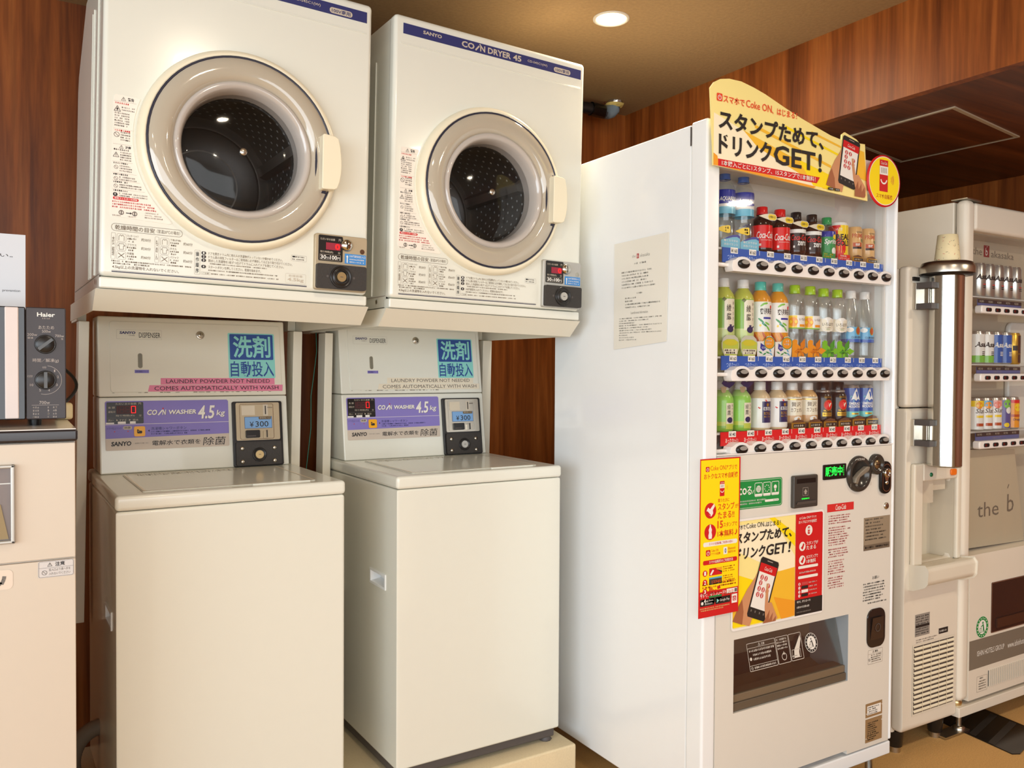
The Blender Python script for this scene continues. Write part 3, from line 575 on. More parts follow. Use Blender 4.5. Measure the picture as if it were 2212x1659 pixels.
    b = MB(cons); b.slab(.0815, .1085, .0962, .1228, 0, .0032, mat('amber_button', (246, 176, 22), .35), .004); b.pline([(.090, .105), (.090, .1145), (.0945, .110), (.1000, .110), (.1000, .105), (.090, .105)], .0022, .0036, K); b.rect(.0905, .0995, .1055, .109, .0036, K); b.build('shower_button', cu)
    # coin unit
    c = MB(cons); c.slab(.3335, .4735, .0010, .1835, 0, .010, BLACK, .005); c = c.build('coin_unit', t, .002, 2)
    fm = GOLDP if k == 0 else STEEL
    b = MB(cons); b.slab(.3425, .4645, .0735, .1795, .008, .0125, fm, .004); b.rframe(.3525, .4475, .076, .176, .0012, .005, .0132, CHROME); b.build('steel_face', c)
    b = MB(cons); b.slab(.358, .395, .144, .171, .0125, .0138, mat('reject_plate', (214, 202, 180), .4)); b.build('blank_plate', c); b = MB(cons); b.slab(.4235, .4265, .146, .170, .0125, .0135, K); b.slab(.4185, .432, .142, .174, .0122, .0130, mat('slot_plate', (204, 194, 176), .3)); b.dash(.4305, .446, .163, .004, .0135, KG, rnd); b.build('coin_slot', c)
    b = MB(cons); b.slab(.3655, .4425, .1065, .1395, .0125, .0135, ink('price_blue', (126, 172, 222))); b.frame(.3655, .4425, .1065, .1395, .0008, .0138, NAVY); b.text('¥', .3795, .3905, .1105, .1255, .0139, K, .005); b.text('300', .3955, .4320, .1105, .1265, .0139, K, .005); b.rr(.405, .440, .1315, .1395, .003, .0142, OLIV); b.text('硬貨投入口', .4075, .4375, .1332, .1382, .0145, SILK); b.build('price_label', c)
    b = MB(cons); b.slab(.3670, .4065, .0800, .1015, .0125, .0185, BLACK, .003); b.slab(.3695, .395, .083, .087, .018, .020, DKGREY); b.build('coin_return', c, .001, 2)
    b = MB(cons); b.slab(.416, .4345, .078, .098, .0125, .0175, fm, .002); b.slab(.4245, .427, .080, .1005, .0175, .0205, K); b.build('return_lever', c)
    b = MB(cons); b.slab(.3395, .4665, .0035, .0690, .009, .0155, BLACKM, .005); b.lathe(.4031, .0325, [(.0195, .0155), (.0195, .018), (.0165, .0185), (.0155, .0165), (.0135, .0165)], 28, m=BLACK); b.build('lock_cover', c)
    b = MB(cons); b.cyl(.4031, .0325, .0115, .0155, .0195, (BRASS, SILVER)[k], 20); b.rect(.400, .4065, .0318, .0332, .0199, DKGREY); b.build('lock', c)
    for u, v in ((.3560, .0510), (.4458, .0500), (.3560, .0145), (.4455, .0140)):
        b = MB(cons); b.lathe(u, v, [(.0062, .0155), (.0058, .0182), (.0035, .0198), (.0001, .0203)], 16, m=STEEL); b.build('bolt', c)
for k in (0, 1): washer(k)
b = MB(); b.box(-.65, .615, -.0, .72, 0, .128, mat('beige_step_covering', (226, 208, 170), .9, noise=.08, scale=180, bump=.4))
o = b.build('plinth', None, .006, 2); o.matrix_world = place(MW, (.785, 1.938, 0)); tag(o, 'low beige covered step under the two washers', 'step')
# drain hose
r = thing('drain_hose', 'grey ribbed drain hose curling beside the left washer', 'hose', loc=(.14, 2.3, .22))
b = MB(); pts, rad = [], []
for i in range(90):
    a = i/89; x = .05-.075*math.sin(a*PI*.95)*1.0+.01*a; z = .095*math.cos(a*PI*.95)+.0; pts.append((x, .05*a, z)); rad.append(.019+.0016*(i % 2))
b.tube(pts, rad, mat('ribbed_grey_hose', (120, 108, 92), .6), 14); b.build('ribbed_tube', r)
b = MB(); b.tube([(pts[-1][0]-.005, pts[-1][1], pts[-1][2]+.004), (pts[-1][0]+.02, pts[-1][1]+.005, pts[-1][2]-.015), (.10, .09, -.12)], .022, DKGREY, 12); b.build('hose_cuff', r)

# ---------------------------------------------------------------- white drinks machine
VX, VY_, VW = 1.458, 1.5122, .7566
BX = [.1325, .199, .2652, .3303, .3946, .4584, .5207, .5849, .6466, .708]
V = thing('drink_vending_machine', 'tall white drink vending machine with yellow signs and three rows of bottles', 'vending machine', loc=(VX, VY_, 0))
rnd = random.Random(21)
b = MB(); b.box(.002, .036, .0595, .669, .088, 1.828, WHITE); b.box(VW-.012, VW-.002, .0595, .669, .088, 1.828, WHITE); b.box(.02, VW-.01, .145, .668, .089, 1.827, WHITE); b.box(.02, VW-.01, .0595, .15, 1.73, 1.827, WHITE); b.box(.02, VW-.01, .0595, .15, .089, .13, WHITE); b.build('cabinet', V, .005, 3)
b = MB(); b.box(-.001, .0445, 0, .058, .125, 1.832, WHITE); b.box(.7428, VW, 0, .058, .130, 1.80, WHITE); b.build('door_frame', V, .016, 5)
b = MB(); b.box(.0445, .7425, .002, .058, 1.722, 1.81, WHITE); b.build('door_header', V, .004)
b = MB(); b.box(.0415, .0425, .004, .05, .128, .995, BLACK); b.box(-.0005, .0015, .057, .0605, 1.775, 1.822, DKGREY); b.build('hinge_gasket', V)
LX0, LX1, CX0, CX1, CZ0, CZ1 = .0453, .7415, .1085, .5562, .3405, .5290
b = MB()
for a in ((LX0, CX0, .142, .9985), (CX1, LX1, .131, .9985), (CX0, CX1, CZ1, .9985), (CX0, CX1, .142, CZ0)): b.box(a[0], a[1], .0015, .05, a[2], a[3], BEIGEW)
b.build('lower_panel', V)
b = MB(); b.slab(LX0-.002, .7415, 1.0, 1.0035, -.004, .0015, PLASW); b.build('panel_ledge', V, .001, 2)
b = MB(); b.box(.0, VW, .004, .05, .086, .124, WHITE); b.build('base_bar', V, .004)
b = MB(); b.box(.03, .52, .03, .05, .124, .142, DKGREY); b.build('base_gap', V)
for i, x in enumerate((.05, .715)):
    b = MB(); b.lz(x, .045, [(.011, .012), (.011, .088)], STEEL, n=12); b.lz(x, .045, [(.022, .006), (.022, .014), (.012, .018)], STEEL, n=6, cap0=True, cap1=True); b.box(x-.05, x+.035, .02, .075, 0, .006, STEEL); b.build('levelling_foot', V)
b = MB(); b.box(-.02, .80, -.12, .018, .0005, .0035, mat('black_foot_plate', (20, 19, 20), .2)); o = b.build('foot_plate'); o.location = (VX, VY_, 0); tag(o, 'glossy black plate on the floor under the white drink machine', 'floor plate')
# display
b = MB(); y0, y1 = .036, .1075
b.box(.044, .737, y1, y1+.004, 1.0, 1.725, GREYW); b.box(.040, .0445, .03, y1, 1.0, 1.725, GREYW); b.box(.7365, .741, .03, y1, 1.0, 1.725, GREYW); b.box(.044, .737, .03, y1, 1.7215, 1.7255, GREYW); b.box(.044, .737, .03, y1, 1.0, 1.003, GREYW)
b.build('display_box', V)
b = MB(front(0, y1-.0012, 0))
for i in range(9):
    u = .235+i*.043
    for j in range(3): b.pline([(u+q*.004, 1.585+j*.022+rnd.uniform(-.006, .006)) for q in range(9)], .0035, .0, mat('lilac_print', (164, 168, 206), .5, noise=0))
b.build('display_print', V)
b = MB(front(0, .0355, 0)); b.rect(.0445, .7365, 1.0, 1.722, 0, PANE); b.build('window_pane', V)
ROWS = [(1.4835, 1.4885, 1.5265, BLUE, 'つめた〜い', ['160', '160', '130', '130', '130', '130', '100', '120', '130', '130'], 1.5275),
        (1.2062, 1.2140, 1.2505, BLUE, 'つめた〜い', ['160', '160', '160', '160', '150', '150', '120', '120', '130', '130'], 1.2500),
        (1.0120, 1.0200, 1.0555, RED, 'あったか〜い', ['140', '140', '140', '140', '140', '140', '140', '140', '130', '130'], 1.0545)]
for zb, z0, z1, cm, word, prices, zs in ROWS:
    b = MB(); b.box(.0445, .7365, .0375, .107, zs-.006, zs-.001, mat('shelf_white', (226, 224, 220), .4)); b.build('shelf', V)
    b = MB(front(0, .0345, 0)); b.slab(.087, .7335, z0, z1, -.0008, .001, cm); w = .0014
    for i, x in enumerate(BX):
        u = x-.006; b.rect(u-.0115, u+.0145, z1-.0135, z1+.0015, w, WH); b.text('¥'+prices[i], u-.0095, u+.0125, z1-.0115, z1-.0015, w+.0004, K, .01); b.text(word, u-.0225, u+.0225, z0+.0075, z1-.0165, w, WH if cm is RED else mat('strip_words', (176, 196, 232), .5, noise=0), .0)
        if i % 2: b.rect(u+.026, u+.0272, z1-.012, z1, w, WH)
    b.build('price_strip', V)
    P = [(.098, zb-.0195), (.730, zb-.0195), (.733, zb-.008), (.733, zb+.010)]
    for i in range(9, -1, -1):
        for d, h in ((.028, .0095), (.018, .0155), (.006, .0185), (-.006, .0185), (-.018, .0155), (-.028, .0095)): P.append((BX[i]+d, zb+h))
    P += [(.098, zb+.008), (.0945, zb), (.0945, zb-.012)]
    b = MB(front(0, .0, 0)); b.solid(P, -.033, -.006, PLASW); p = b.build('button_bar', V, .005, 3, angle=50)
    b = MB(); b.lz(.0, .0, [(.0001, 0)]*2, PLASW, n=3) if False else b.box(.0445, .097, .02, .034, zb-.008, zb+.002, PLASW); b.build('bar_end', p, .003, 2)
    for x in BX:
        b = MB(front(0, 0, 0)); A = circ(x, zb, .0200, 22, .0118); n = 22
        b.lathe(0, 0, [(.0001, 0)]*2, n=3, m=CHROME) if False else None
        prof = [(1.0, -.0075), (1.0, -.003), (.86, .0005), (.6, .0015), (0.001, .002)]
        pts = [(x+(u-x)*s_, zb+(v-zb)*s_, w_) for s_, w_ in prof for u, v in A]
        b.add(pts, [(k*n+i, k*n+(i+1) % n, (k+1)*n+(i+1) % n, (k+1)*n+i) for k in range(4) for i in range(n)], BLACK, True)
        b.poly([(x+.0135*math.cos(math.radians(a)), zb+.004+.0055*math.sin(math.radians(a))) for a in range(0, 360, 20)], .0024, mat('button_lens', (150, 146, 140), .15))
        b.build('button', p)
# phone and hands printed on the adverts
def phone_art(b, mp, w, ons=True):
    q = lambda P: [mp(*p) for p in P]
    b.poly(q([(-.62, -.30), (-.50, .25), (-.30, .80), (-.05, 1.25), (.02, 1.5), (.12, 1.42), (.10, .7), (.35, .1), (.30, -.30)]), w, SKIN); b.poly(q([(-.62, -.30), (-.50, .25), (-.42, .44), (-.2, .1), (-.1, -.30)]), w+.0002, SKIN2)
    b.poly(q([(.06, 0), (.94, 0), (1, .08), (1, 1.87), (.94, 1.95), (.06, 1.95), (0, 1.87), (0, .08)]), w+.0004, K)
    b.poly(q([(.07, .32), (.93, .32), (.93, 1.48), (.07, 1.48)]), w+.0006, WH); b.poly(q([(.04, 1.48), (.96, 1.48), (.96, 1.76), (.04, 1.76)]), w+.0006, RED); b.poly(q([(.35, 1.86), (.65, 1.86), (.65, 1.89), (.35, 1.89)]), w+.0006, KL)
    b.text('Coca-Cola', .3, .72, 1.56, 1.68, w+.0008, WH, .0, .25, map=mp)
    for cx, cy in ((.28, 1.32), (.5, 1.32), (.28, 1.14), (.28, .95), (.5, .95), (.72, .95), (.28, .76), (.5, .76), (.72, 1.12)):
        b.poly(q([(cx+.09*math.cos(t*PI/6), cy+.085*math.sin(t*PI/6)) for t in range(12)]), w+.0008, RED2); b.poly(q([(cx-.02, cy-.06), (cx+.02, cy-.06), (cx+.015, cy+.06), (cx-.015, cy+.06)]), w+.001, WH)
    for cx in (.16, .38, .62, .84): b.poly(q([(cx-.03, .18), (cx+.03, .18), (cx+.03, .25), (cx-.03, .25)]), w+.0006, KG)
    b.poly(q([(.60, 1.18), (.69, 1.2), (.80, .92), (.92, .62), (1.10, .66), (1.3, .5), (1.62, .25), (1.62, -.30), (1.02, -.30), (.98, .1), (.80, .45), (.66, .9)]), w+.0012, SKIN)
    b.poly(q([(.98, .1), (1.1, .42), (1.18, .1), (1.3, .38), (1.38, .05), (1.5, .3), (1.62, .0), (1.62, -.30), (1.02, -.30)]), w+.0014, SKIN2)
def aff(TL, TR, BL, zmin=-9, xmax=9):  # unit phone coordinates (width 1, height 1.95) onto the sheet
    ex = (TR[0]-TL[0], TR[1]-TL[1]); ey = ((TL[0]-BL[0])/1.95, (TL[1]-BL[1])/1.95)
    return lambda a, c: (min(BL[0]+a*ex[0]+c*ey[0], xmax), max(BL[1]+a*ex[1]+c*ey[1], zmin))
def power_icon(b, u, v, s, w, mm=RED):
    b.rr(u, u+s, v, v+s, s*.15, w, mm); b.ring(u+s/2, v+s*.45, s*.24, s*.33, w+.0003, WH, 16, 120, 420); b.rect(u+s*.46, u+s*.54, v+s*.45, v+s*.85, w+.0003, WH)
def vend_icon(b, u, v, h, w):
    q = h*.42; b.rect(u, u+q, v, v+h, w, RED); b.rect(u, u+q, v+h*.53, v+h*.80, w+.0003, WH)
    for i in range(4): b.rect(u+q*(.2+.18*i), u+q*(.26+.18*i), v+h*.58, v+h*.75, w+.0005, KG)
    b.ring(u+q/2, v+h*.40, q*.29, q*.41, w+.0003, WH, 16, 190, 350); b.text('Coca-Cola', u+q*.14, u+q*.86, v+h*.85, v+h*.95, w+.0005, WH, 0, .2)
# topper board
b = MB(front(0, 0, 0)); out = [(-.0125, 1.8954), (.0, 1.911), (.0203, 1.9219), (.0506, 1.9281), (.0918, 1.9287), (.135, 1.9215), (.177, 1.9118), (.251, 1.8892), (.31, 1.873), (.3632, 1.8602), (.4278, 1.8453), (.4720, 1.8400), (.4735, 1.855), (.4853, 1.8626), (.534, 1.8500), (.5494, 1.8410), (.571, 1.8420), (.5852, 1.687), (.0216, 1.711), (.0, 1.711), (-.001, 1.741)]
b.solid(out, .016, .020, LYEL); w = .0204
for P, m_ in (([(0, 1.742), (0, 1.838), (.13, 1.80), (.42, 1.733), (.45, 1.70), (.0, 1.711)], mat('ink_cream', (252, 240, 206), .5, noise=0)), ([(.10, 1.81), (.45, 1.725), (.44, 1.70), (.40, 1.70), (.15, 1.775)], AMB), ([(.3, 1.765), (.455, 1.733), (.45, 1.70), (.36, 1.703)], YEL), ([(.14, 1.83), (.43, 1.765), (.43, 1.758), (.14, 1.822)], AMB), ([(.25, 1.845), (.46, 1.80), (.46, 1.794), (.25, 1.838)], YEL), ([(.35, 1.845), (.47, 1.822), (.47, 1.817), (.35, 1.839)], AMB), ([(.52, 1.825), (.566, 1.82), (.58, 1.74), (.53, 1.75)], AMB), ([(-.0005, 1.7115), (-.0005, 1.741), (.012, 1.735), (.018, 1.7115)], ORG), ([(.02, 1.7115), (.02, 1.7195), (.37, 1.7015), (.36, 1.6965)], ORG)):
    b.poly(P, w, m_); w += .00012
w = .0222
power_icon(b, .0075, 1.868, .0185, w, mat('ink_coral', (232, 74, 40), .5, noise=0)); CO_ = MATS['ink_coral']
b.text('スマホで', .030, .102, 1.8675, 1.8850, w, CO_, .015); b.text('Coke ON', .107, .198, 1.8680, 1.8865, w, CO_, .005); b.text('、はじまる！', .199, .292, 1.8660, 1.8835, w, CO_, .012)
b.text('スタンプためて、', .0145, .398, 1.8010, 1.8490, w, K, .034); b.text('ドリンク', .0155, .200, 1.7405, 1.7920, w, K, .034); b.text('GET', .207, .365, 1.7405, 1.7905, w, K, .022); b.text('!', .377, .391, 1.7405, 1.7905, w, K, .03)
b.prism([(.0147, 1.7115), (.0147, 1.7285), (.384, 1.7275), (.372, 1.7110)], .021, .0218, RED); b.text('1本購入ごとに1スタンプ、15スタンプで1本無料！', .026, .366, 1.7135, 1.7265, .0224, WH, .012)
phone_art(b, aff((.4765, 1.8545), (.5480, 1.8410), (.4560, 1.7230), 1.6935, .583), w)
for u in (.415, .440): b.rr(u, u+.022, 1.6985, 1.7055, .001, w+.002, K); b.dash(u+.005, u+.0205, 1.7, .004, w+.0024, WH, rnd)
o = b.build('topper_sign', V, label='cream and yellow advertising board on top of the door')
# round sticker sign
b = MB(front(0, 0, 0)); cu, cv = .644, 1.7475; b.lathe(cu, cv, [(.0725, .026), (.0725, .030), (.067, .0305)], 48, m=RED); b.disc(cu, cv, .068, .0306, WH, 48); b.disc(cu, cv, .066, .0308, YEL, 48); b.disc(cu, cv, .0725, .026, RED, 48)
vend_icon(b, cu-.0225, cv-.030, .088, .0311)
for r_ in (.010, .015, .020): b.ring(cu+.020, cv+.006, r_, r_+.0016, .0311, RED2, 8, -38, 38)
b.text('スマホ自販機', cu-.036, cu+.036, cv-.050, cv-.037, .0311, mat('ink_sign_brown', (190, 76, 20), .5, noise=0), .012); b.box(cu-.02, cu+.02, -.027, .004, 1.74, 1.80, WHITE); b.build('round_sign', V)
# lower fittings
b = MB(front(0, .0015, 0)); w = .0008; b.slab(.094, .279, .8595, .9340, 0, w, mat('eco_green', (32, 142, 68), .4), .008); w += .0003; b.rframe(.0965, .2765, .862, .9315, .0008, .007, w, WH)
b.text('eco', .104, .1475, .8965, .9140, w, WH, .015); b.text('る', .1485, .1660, .8955, .9170, w, WH, .01); b.line(.168, .8975, .173, .9065, .0016, w, WH)
for i, u in enumerate((.176, .207, .238)):
    b.rframe(u, u+.0285, .8885, .9245, .0014, .004, w, WH); b.rect(u+.002, u+.0265, .8905, .8955, w, WH); cx, cy = u+.01425, .908
    if i == 0: b.disc(cx, cy, .0088, w, WH, 20); [b.line(cx-.008, cy+d, cx+.008, cy+d, .0007, w+.0003, GRN) for d in (-.004, 0, .004)]; [b.line(cx+d, cy-.008, cx+d, cy+.008, .0007, w+.0003, GRN) for d in (-.004, 0, .004)]
    elif i == 1: [b.ring(cx, cy, .0075, .0095, w, WH, 4, a, a+22) for a in range(0, 360, 45)]
    else: b.disc(cx, cy+.002, .0055, w, WH, 16); b.poly([(cx-.0035, cy-.002), (cx+.0035, cy-.002), (cx+.001, cy-.0105), (cx-.001, cy-.0105)], w, WH)
b.dash(.104, .222, .8775, .0045, w, WH, rnd); b.dash(.104, .205, .8705, .0045, w, WH, rnd); b.rr(.214, .266, .8725, .8785, .003, w, WH); b.text('Coca-Cola', .244, .263, .8737, .8775, w+.0003, GRN, 0, .2); b.build('eco_label', V)
r = MB(front(0, .0015, 0)); r.slab(.3117, .4066, .848, .9345, 0, .012, mat('bill_grey', (64, 60, 56), .35), .004); r = r.build('bill_acceptor', V, .003, 2)
b = MB(front(0, .0015, 0)); b.add([(.320, .858, .0125), (.398, .858, .0125), (.394, .912, .004), (.324, .912, .004)], [(0, 1, 2, 3)], BLACK); b.add([(.320, .858, .0126), (.398, .858, .0126), (.396, .866, .016), (.322, .866, .016)], [(0, 1, 2, 3)], DKGREY)
b.slab(.322, .396, .914, .926, .0115, .0128, BLACK); b.frame(.345, .366, .880, .902, .0009, .0125, KL); b.poly([(.3515, .884), (.3595, .884), (.3595, .890), (.3630, .890), (.3555, .8985), (.348, .890), (.3515, .890)], .0128, KL); b.dash(.336, .372, .8705, .004, .0135, LEDG, rnd); b.build('note_slot', r)
r = MB(front(0, .0015, 0)); r.slab(.4389, .5337, .9148, .9563, -.001, .003, BLACK, .003); r.text('販売中', .4465, .5175, .924, .9505, .0034, LEDG, .018); [r.rect(.522, .5235, .9235+i*.005, .9265+i*.005, .0034, LEDG) for i in range(6)]; r.build('led_display', V)
r = MB(front(0, .0015, 0)); cu, cv = .5885, .9233; r.lathe(cu, cv, [(.0515, 0), (.0515, .003), (.049, .009), (.041, .011), (.036, .009), (.034, .003), (.0001, .002)], 40, m=mat('gloss_charcoal', (56, 52, 48), .2)); r = r.build('coin_inlet', V)
b = MB(front(0, .0015, 0)); b.solid([(cu-.034, cv-.022), (cu-.022, cv-.027), (cu-.012, cv-.008), (cu+.026, cv+.008), (cu+.032, cv+.020), (cu+.018, cv+.021), (cu-.012, cv+.006), (cu-.030, cv-.008)], .003, .018, mat('knob_grey', (128, 118, 104), .35)); b.build('release_handle', r, .003, 2)
b = MB(front(0, .0015, 0)); b.text('ガツク・返却', cu-.020, cu+.018, cv+.0415, cv+.048, .0155, WH, .01) if False else b.dash(cu-.018, cu+.018, cv+.039, .007, .0115, WH, rnd)
for s_ in (-1, 1): b.line(cu+s_*.044, cv-.034, cu+s_*.044, cv-.024, .0016, .0105, KL)
b.build('print', r)
r2 = MB(front(0, .0015, 0)); cu2, cv2 = .6620, .947; r2.lathe(cu2, cv2, [(.0295, 0), (.0295, .011), (.026, .0145), (.020, .0145), (.018, .010), (.0001, .008)], 32, m=MATS['gloss_charcoal']); r2.slab(.632, .645, .93, .945, 0, .0100, MATS['gloss_charcoal']); r2 = r2.build('coin_slot_ring', V)
b = MB(front(0, .0015, 0)); b.lathe(cu2, cv2, [(.0135, .009), (.012, .012), (.0001, .0125)], 20, m=mat('bronze_slot', (140, 118, 88), .3, metal=.8)); b.rect(cu2-.010, cu2+.010, cv2-.0008, cv2+.0008, .0128, BLACK); b.build('coin_slot', r2)
r = MB(front(0, .0015, 0)); r.slab(.6800, .7290, .8590, .9535, 0, .010, mat('black_chrome', (40, 38, 38), .12, metal=.6), .022); r = r.build('lock_plate', V, .004, 3)
b = MB(front(0, .0015, 0)); b.rframe(.6855, .7235, .866, .9465, .0022, .018, .0106, CHROME); b.lathe(.7045, .9205, [(.0135, .010), (.0135, .015), (.009, .017), (.008, .014), (.0001, .014)], 24, m=CHROME); b.poly([(.692, .915), (.717, .915), (.7045, .885)], .0108, CHROME); b.lathe(.7045, .892, [(.006, .010), (.005, .013), (.0001, .0135)], 16, m=CHROME); b.build('lock', r)
b = MB(front(0, .0015, 0)); b.lathe(.7165, .8225, [(.010, 0), (.010, .003), (.008, .0045), (.0001, .005)], 20, m=STEEL); b.build('key_cap', V)
# yellow hanging poster
b = MB(front(0, -.004, 0)); X0, X1, Z0, Z1 = -.0200, .1190, .6035, .9955
b.solid([(X0, Z0), (X1-.003, Z0), (X1, Z1), (X0+.002, Z1)], 0, .0008, RED); w = .0011; b.rect(X0+.004, X1-.005, .668, Z1-.003, w, YEL); w += .0003
O2 = mat('ink_vermilion', (222, 72, 24), .5, noise=0)
power_icon(b, -.0005, .9635, .0125, w); b.text('Coke ON', .0155, .0655, .9660, .9775, w, O2, .0); b.text('アプリで', .067, .1065, .9655, .9775, w, O2, .01); b.text('おトクなスマホ自販機', -.006, .1095, .9450, .9590, w, O2, .015)
vend_icon(b, .0475, .9005, .0375, w)
for r_ in (.004, .007): b.ring(.067, .921, r_, r_+.001, w, ORG, 8, -45, 45)
b.disc(.0165, .867, .0195, w, RED, 28); b.poly([(.003, .868), (.0085, .8755), (.015, .871), (.020, .876), (.0285, .884), (.031, .877), (.024, .868), (.0255, .860), (.0195, .8525), (.0135, .855)], w+.0003, WH); b.line(.005, .866, .0165, .855, .003, w+.0005, RED)
b.text('買うたびに', .0415, .0805, .8855, .8945, w, O2, .01); b.text('スタンプ', .0415, .0985, .8655, .8830, w, O2, .018); b.text('が', .101, .1125, .8675, .8780, w, O2, .01); b.text('たまる!!', .0415, .0985, .8440, .8620, w, O2, .018)
b.disc(.0165, .814, .0195, w, RED, 28); b.poly([(.0110, .7975), (.0215, .7975), (.0225, .806), (.0205, .813), (.0218, .820), (.0185, .8265), (.0180, .8325), (.0145, .8325), (.0140, .8265), (.0108, .820), (.0122, .813), (.0100, .806)], w+.0003, WH)
b.text('15', .0405, .0595, .8205, .8395, w, O2, .03); b.text('スタンプで', .061, .1085, .8225, .8340, w, O2, .012); b.text('1本無料', .041, .0965, .7985, .8155, w, O2, .018); b.text('♪', .1000, .1105, .8000, .8150, w, O2, .01)
b.rr(-.0065, .1095, .7785, .7895, .005, w, WH); b.text('スマホ自販機ご利用の前に', .012, .095, .7810, .7878, w+.0003, RED2, .005)
power_icon(b, .0025, .7550, .0150, w); b.text('Coke ON', .0205, .0445, .7640, .7705, w, O2); b.text('アプリを起動', .0205, .0510, .7555, .7618, w, O2, .01); b.rect(.062, .075, .754, .772, w, WH); b.text('0', .066, .0715, .757, .769, w+.0003, DBLUE, .02); b.text('Bluetooth', .0785, .1035, .7640, .7705, w, O2); b.text('設定をON', .0785, .1035, .7555, .7618, w, O2, .01)
b.rr(-.0065, .1095, .7335, .7445, .004, w, RED); b.text('スマホ自販機のご利用方法', .013, .095, .7355, .7430, w+.0003, WH, .012)
for i in range(4):
    v = .7170-i*.0228; b.disc(.0005, v-.004, .0078, w, RED, 22); b.text(str(i+1), -.0028, .0038, v-.0090, v+.001, w+.0003, WH, .03); u0, u1, v0, v1 = .0145, .0575, v-.0115, v+.0065
    if i == 0: b.rect(u0, u1, v0, v1, w, RED); b.poly([(u0+.002, v0+.003), (u0+.007, v0+.001), (u0+.016, v0+.012), (u0+.011, v0+.0145)], w+.0003, WH); b.poly([(u0+.022, v1), (u1, v1), (u1, v0+.006), (u0+.026, v1-.005)], w+.0003, ORG); b.poly([(u0+.024, v1-.004), (u1, v0+.0085), (u1, v0+.004)], w+.0005, K)
    elif i == 2:
        for q in range(6): b.rect(u0+q*.0042, u0+q*.0042+.003, v0, v0+(.016, .017, .0155, .011, .009, .010)[q], w, RED)
        b.poly([(u0+.027, v1-.003), (u0+.036, v1+.001), (u0+.039, v1-.007), (u0+.029, v1-.009)], w, RED); b.poly([(u0+.028, v0+.001), (u0+.031, v0+.005), (u0+.035, v0+.003), (u0+.041, v0+.006), (u0+.041, v0+.002), (u0+.033, v0+.001)], w, RED)
    else: b.rect(u0, u1, v0, v1, w, KB if False else mat('ink_panel', (74, 66, 52), .5, noise=0)); b.rect(u0, u1, v1-.0035, v1, w+.0003, SKY if i == 1 else GRN); (b.text('12345', u0+.009, u1-.004, v0+.003, v0+.010, w+.0003, O2, .01) if i == 1 else None)
    for q in range((3, 4, 1, 3)[i]): b.dash(.0615, .104-rnd.random()*.01, v+.004-q*.0055, .0036, w, O2, rnd)
for q in range(2): b.dash(-.008, .107, .6822-q*.0075, .0055, w, O2, rnd)
b.text('今すぐ、ダウンロード!!', -.0155, .0715, .6530, .6648, w, WH, .015); b.rect(.0745, .1115, .6540, .6655, w, WH); b.text('Coke ON', .0775, .0980, .6570, .6625, w+.0003, O2); b.rect(.1015, .1105, .6555, .664, w+.0003, KG)
b.rr(-.0150, .0330, .6320, .6490, .0015, w, K); b.disc(-.0080, .6398, .0042, w+.0003, WH, 12); b.text('App Store', .001, .0285, .6412, .6470, w+.0003, WH); b.dash(.001, .030, .6348, .0045, w+.0003, WH, rnd)
b.rr(.0365, .0870, .6320, .6490, .0015, w, K); b.poly([(.0405, .6352), (.0405, .6458), (.0490, .6405)], w+.0003, TEAL); b.poly([(.0405, .6352), (.0450, .6378), (.0490, .6405)], w+.0005, ORG); b.text('Google Play', .0510, .0845, .6360, .6440, w+.0003, WH); b.rect(.0920, .1110, .6275, .6500, w, WH); power_icon(b, .0955, .6330, .0120, w+.0003, RED2)
for q in range(2): b.dash(-.0155, .085-.02*q, .6245-q*.005, .0032, w, LYEL, rnd)
b.build('hanging_poster', V, label='yellow instruction sheet hanging over the left door edge')
# framed advert
b = MB(front(0, .0015, 0)); b.rframe(.0945, .4450, .5520, .8360, .006, .012, .0025, PLASW); b.prism(rrpts(.098, .4420, .5555, .8325, .01), 0, .0012, LYEL); w = .0015
for P, m_ in (([(.1, .70), (.33, .62), (.33, .56), (.1, .56)], YEL), ([(.1, .82), (.25, .82), (.33, .72), (.33, .66), (.1, .76)], mat('ink_cream', (252, 240, 206), .5, noise=0)), ([(.2, .68), (.33, .69), (.33, .56), (.24, .56)], AMB), ([(.25, .83), (.33, .78), (.33, .745), (.23, .83)], YEL), ([(.1, .60), (.33, .665), (.33, .655), (.1, .585)], AMB), ([(.25, .62), (.33, .6), (.33, .56), (.28, .557)], ORG)):
    b.poly(P, w, m_); w += .00012
b.rect(.3315, .4405, .5570, .8310, .0022, RED); w = .0026; b.rect(.3315, .4405, .5570, .600, w, K); w += .0003
b.text('スマホで', .106, .143, .8085, .8205, w, K, .01); b.text('Coke ON、', .146, .216, .8085, .8225, w, K); b.text('はじまる！', .218, .272, .8080, .8210, w, K, .01)
b.text('スタンプためて、', .1065, .3150, .7725, .8020, w, K, .03, .12); b.text('ドリンク', .1080, .2170, .7320, .7620, w, K, .03, .12); b.text('GET', .219, .298, .7320, .7610, w, K, .022, .12); b.text('!', .302, .3130, .7320, .7610, w, K, .02, .12)
phone_art(b, aff((.2030, .7330), (.2690, .7080), (.1490, .5850), .5570, .3310), w)
power_icon(b, .343, .8140, .0085, w); b.text('Coke ON', .353, .385, .8155, .8220, w, WH); b.text('アプリで', .386, .412, .8152, .8220, w, WH, .01); b.text('おトクなスマホ自販機', .342, .414, .8035, .8120, w, WH, .01)
b.disc(.383, .7835, .014, w, WH, 24); vend_icon(b, .378, .7735, .020, w+.0003)
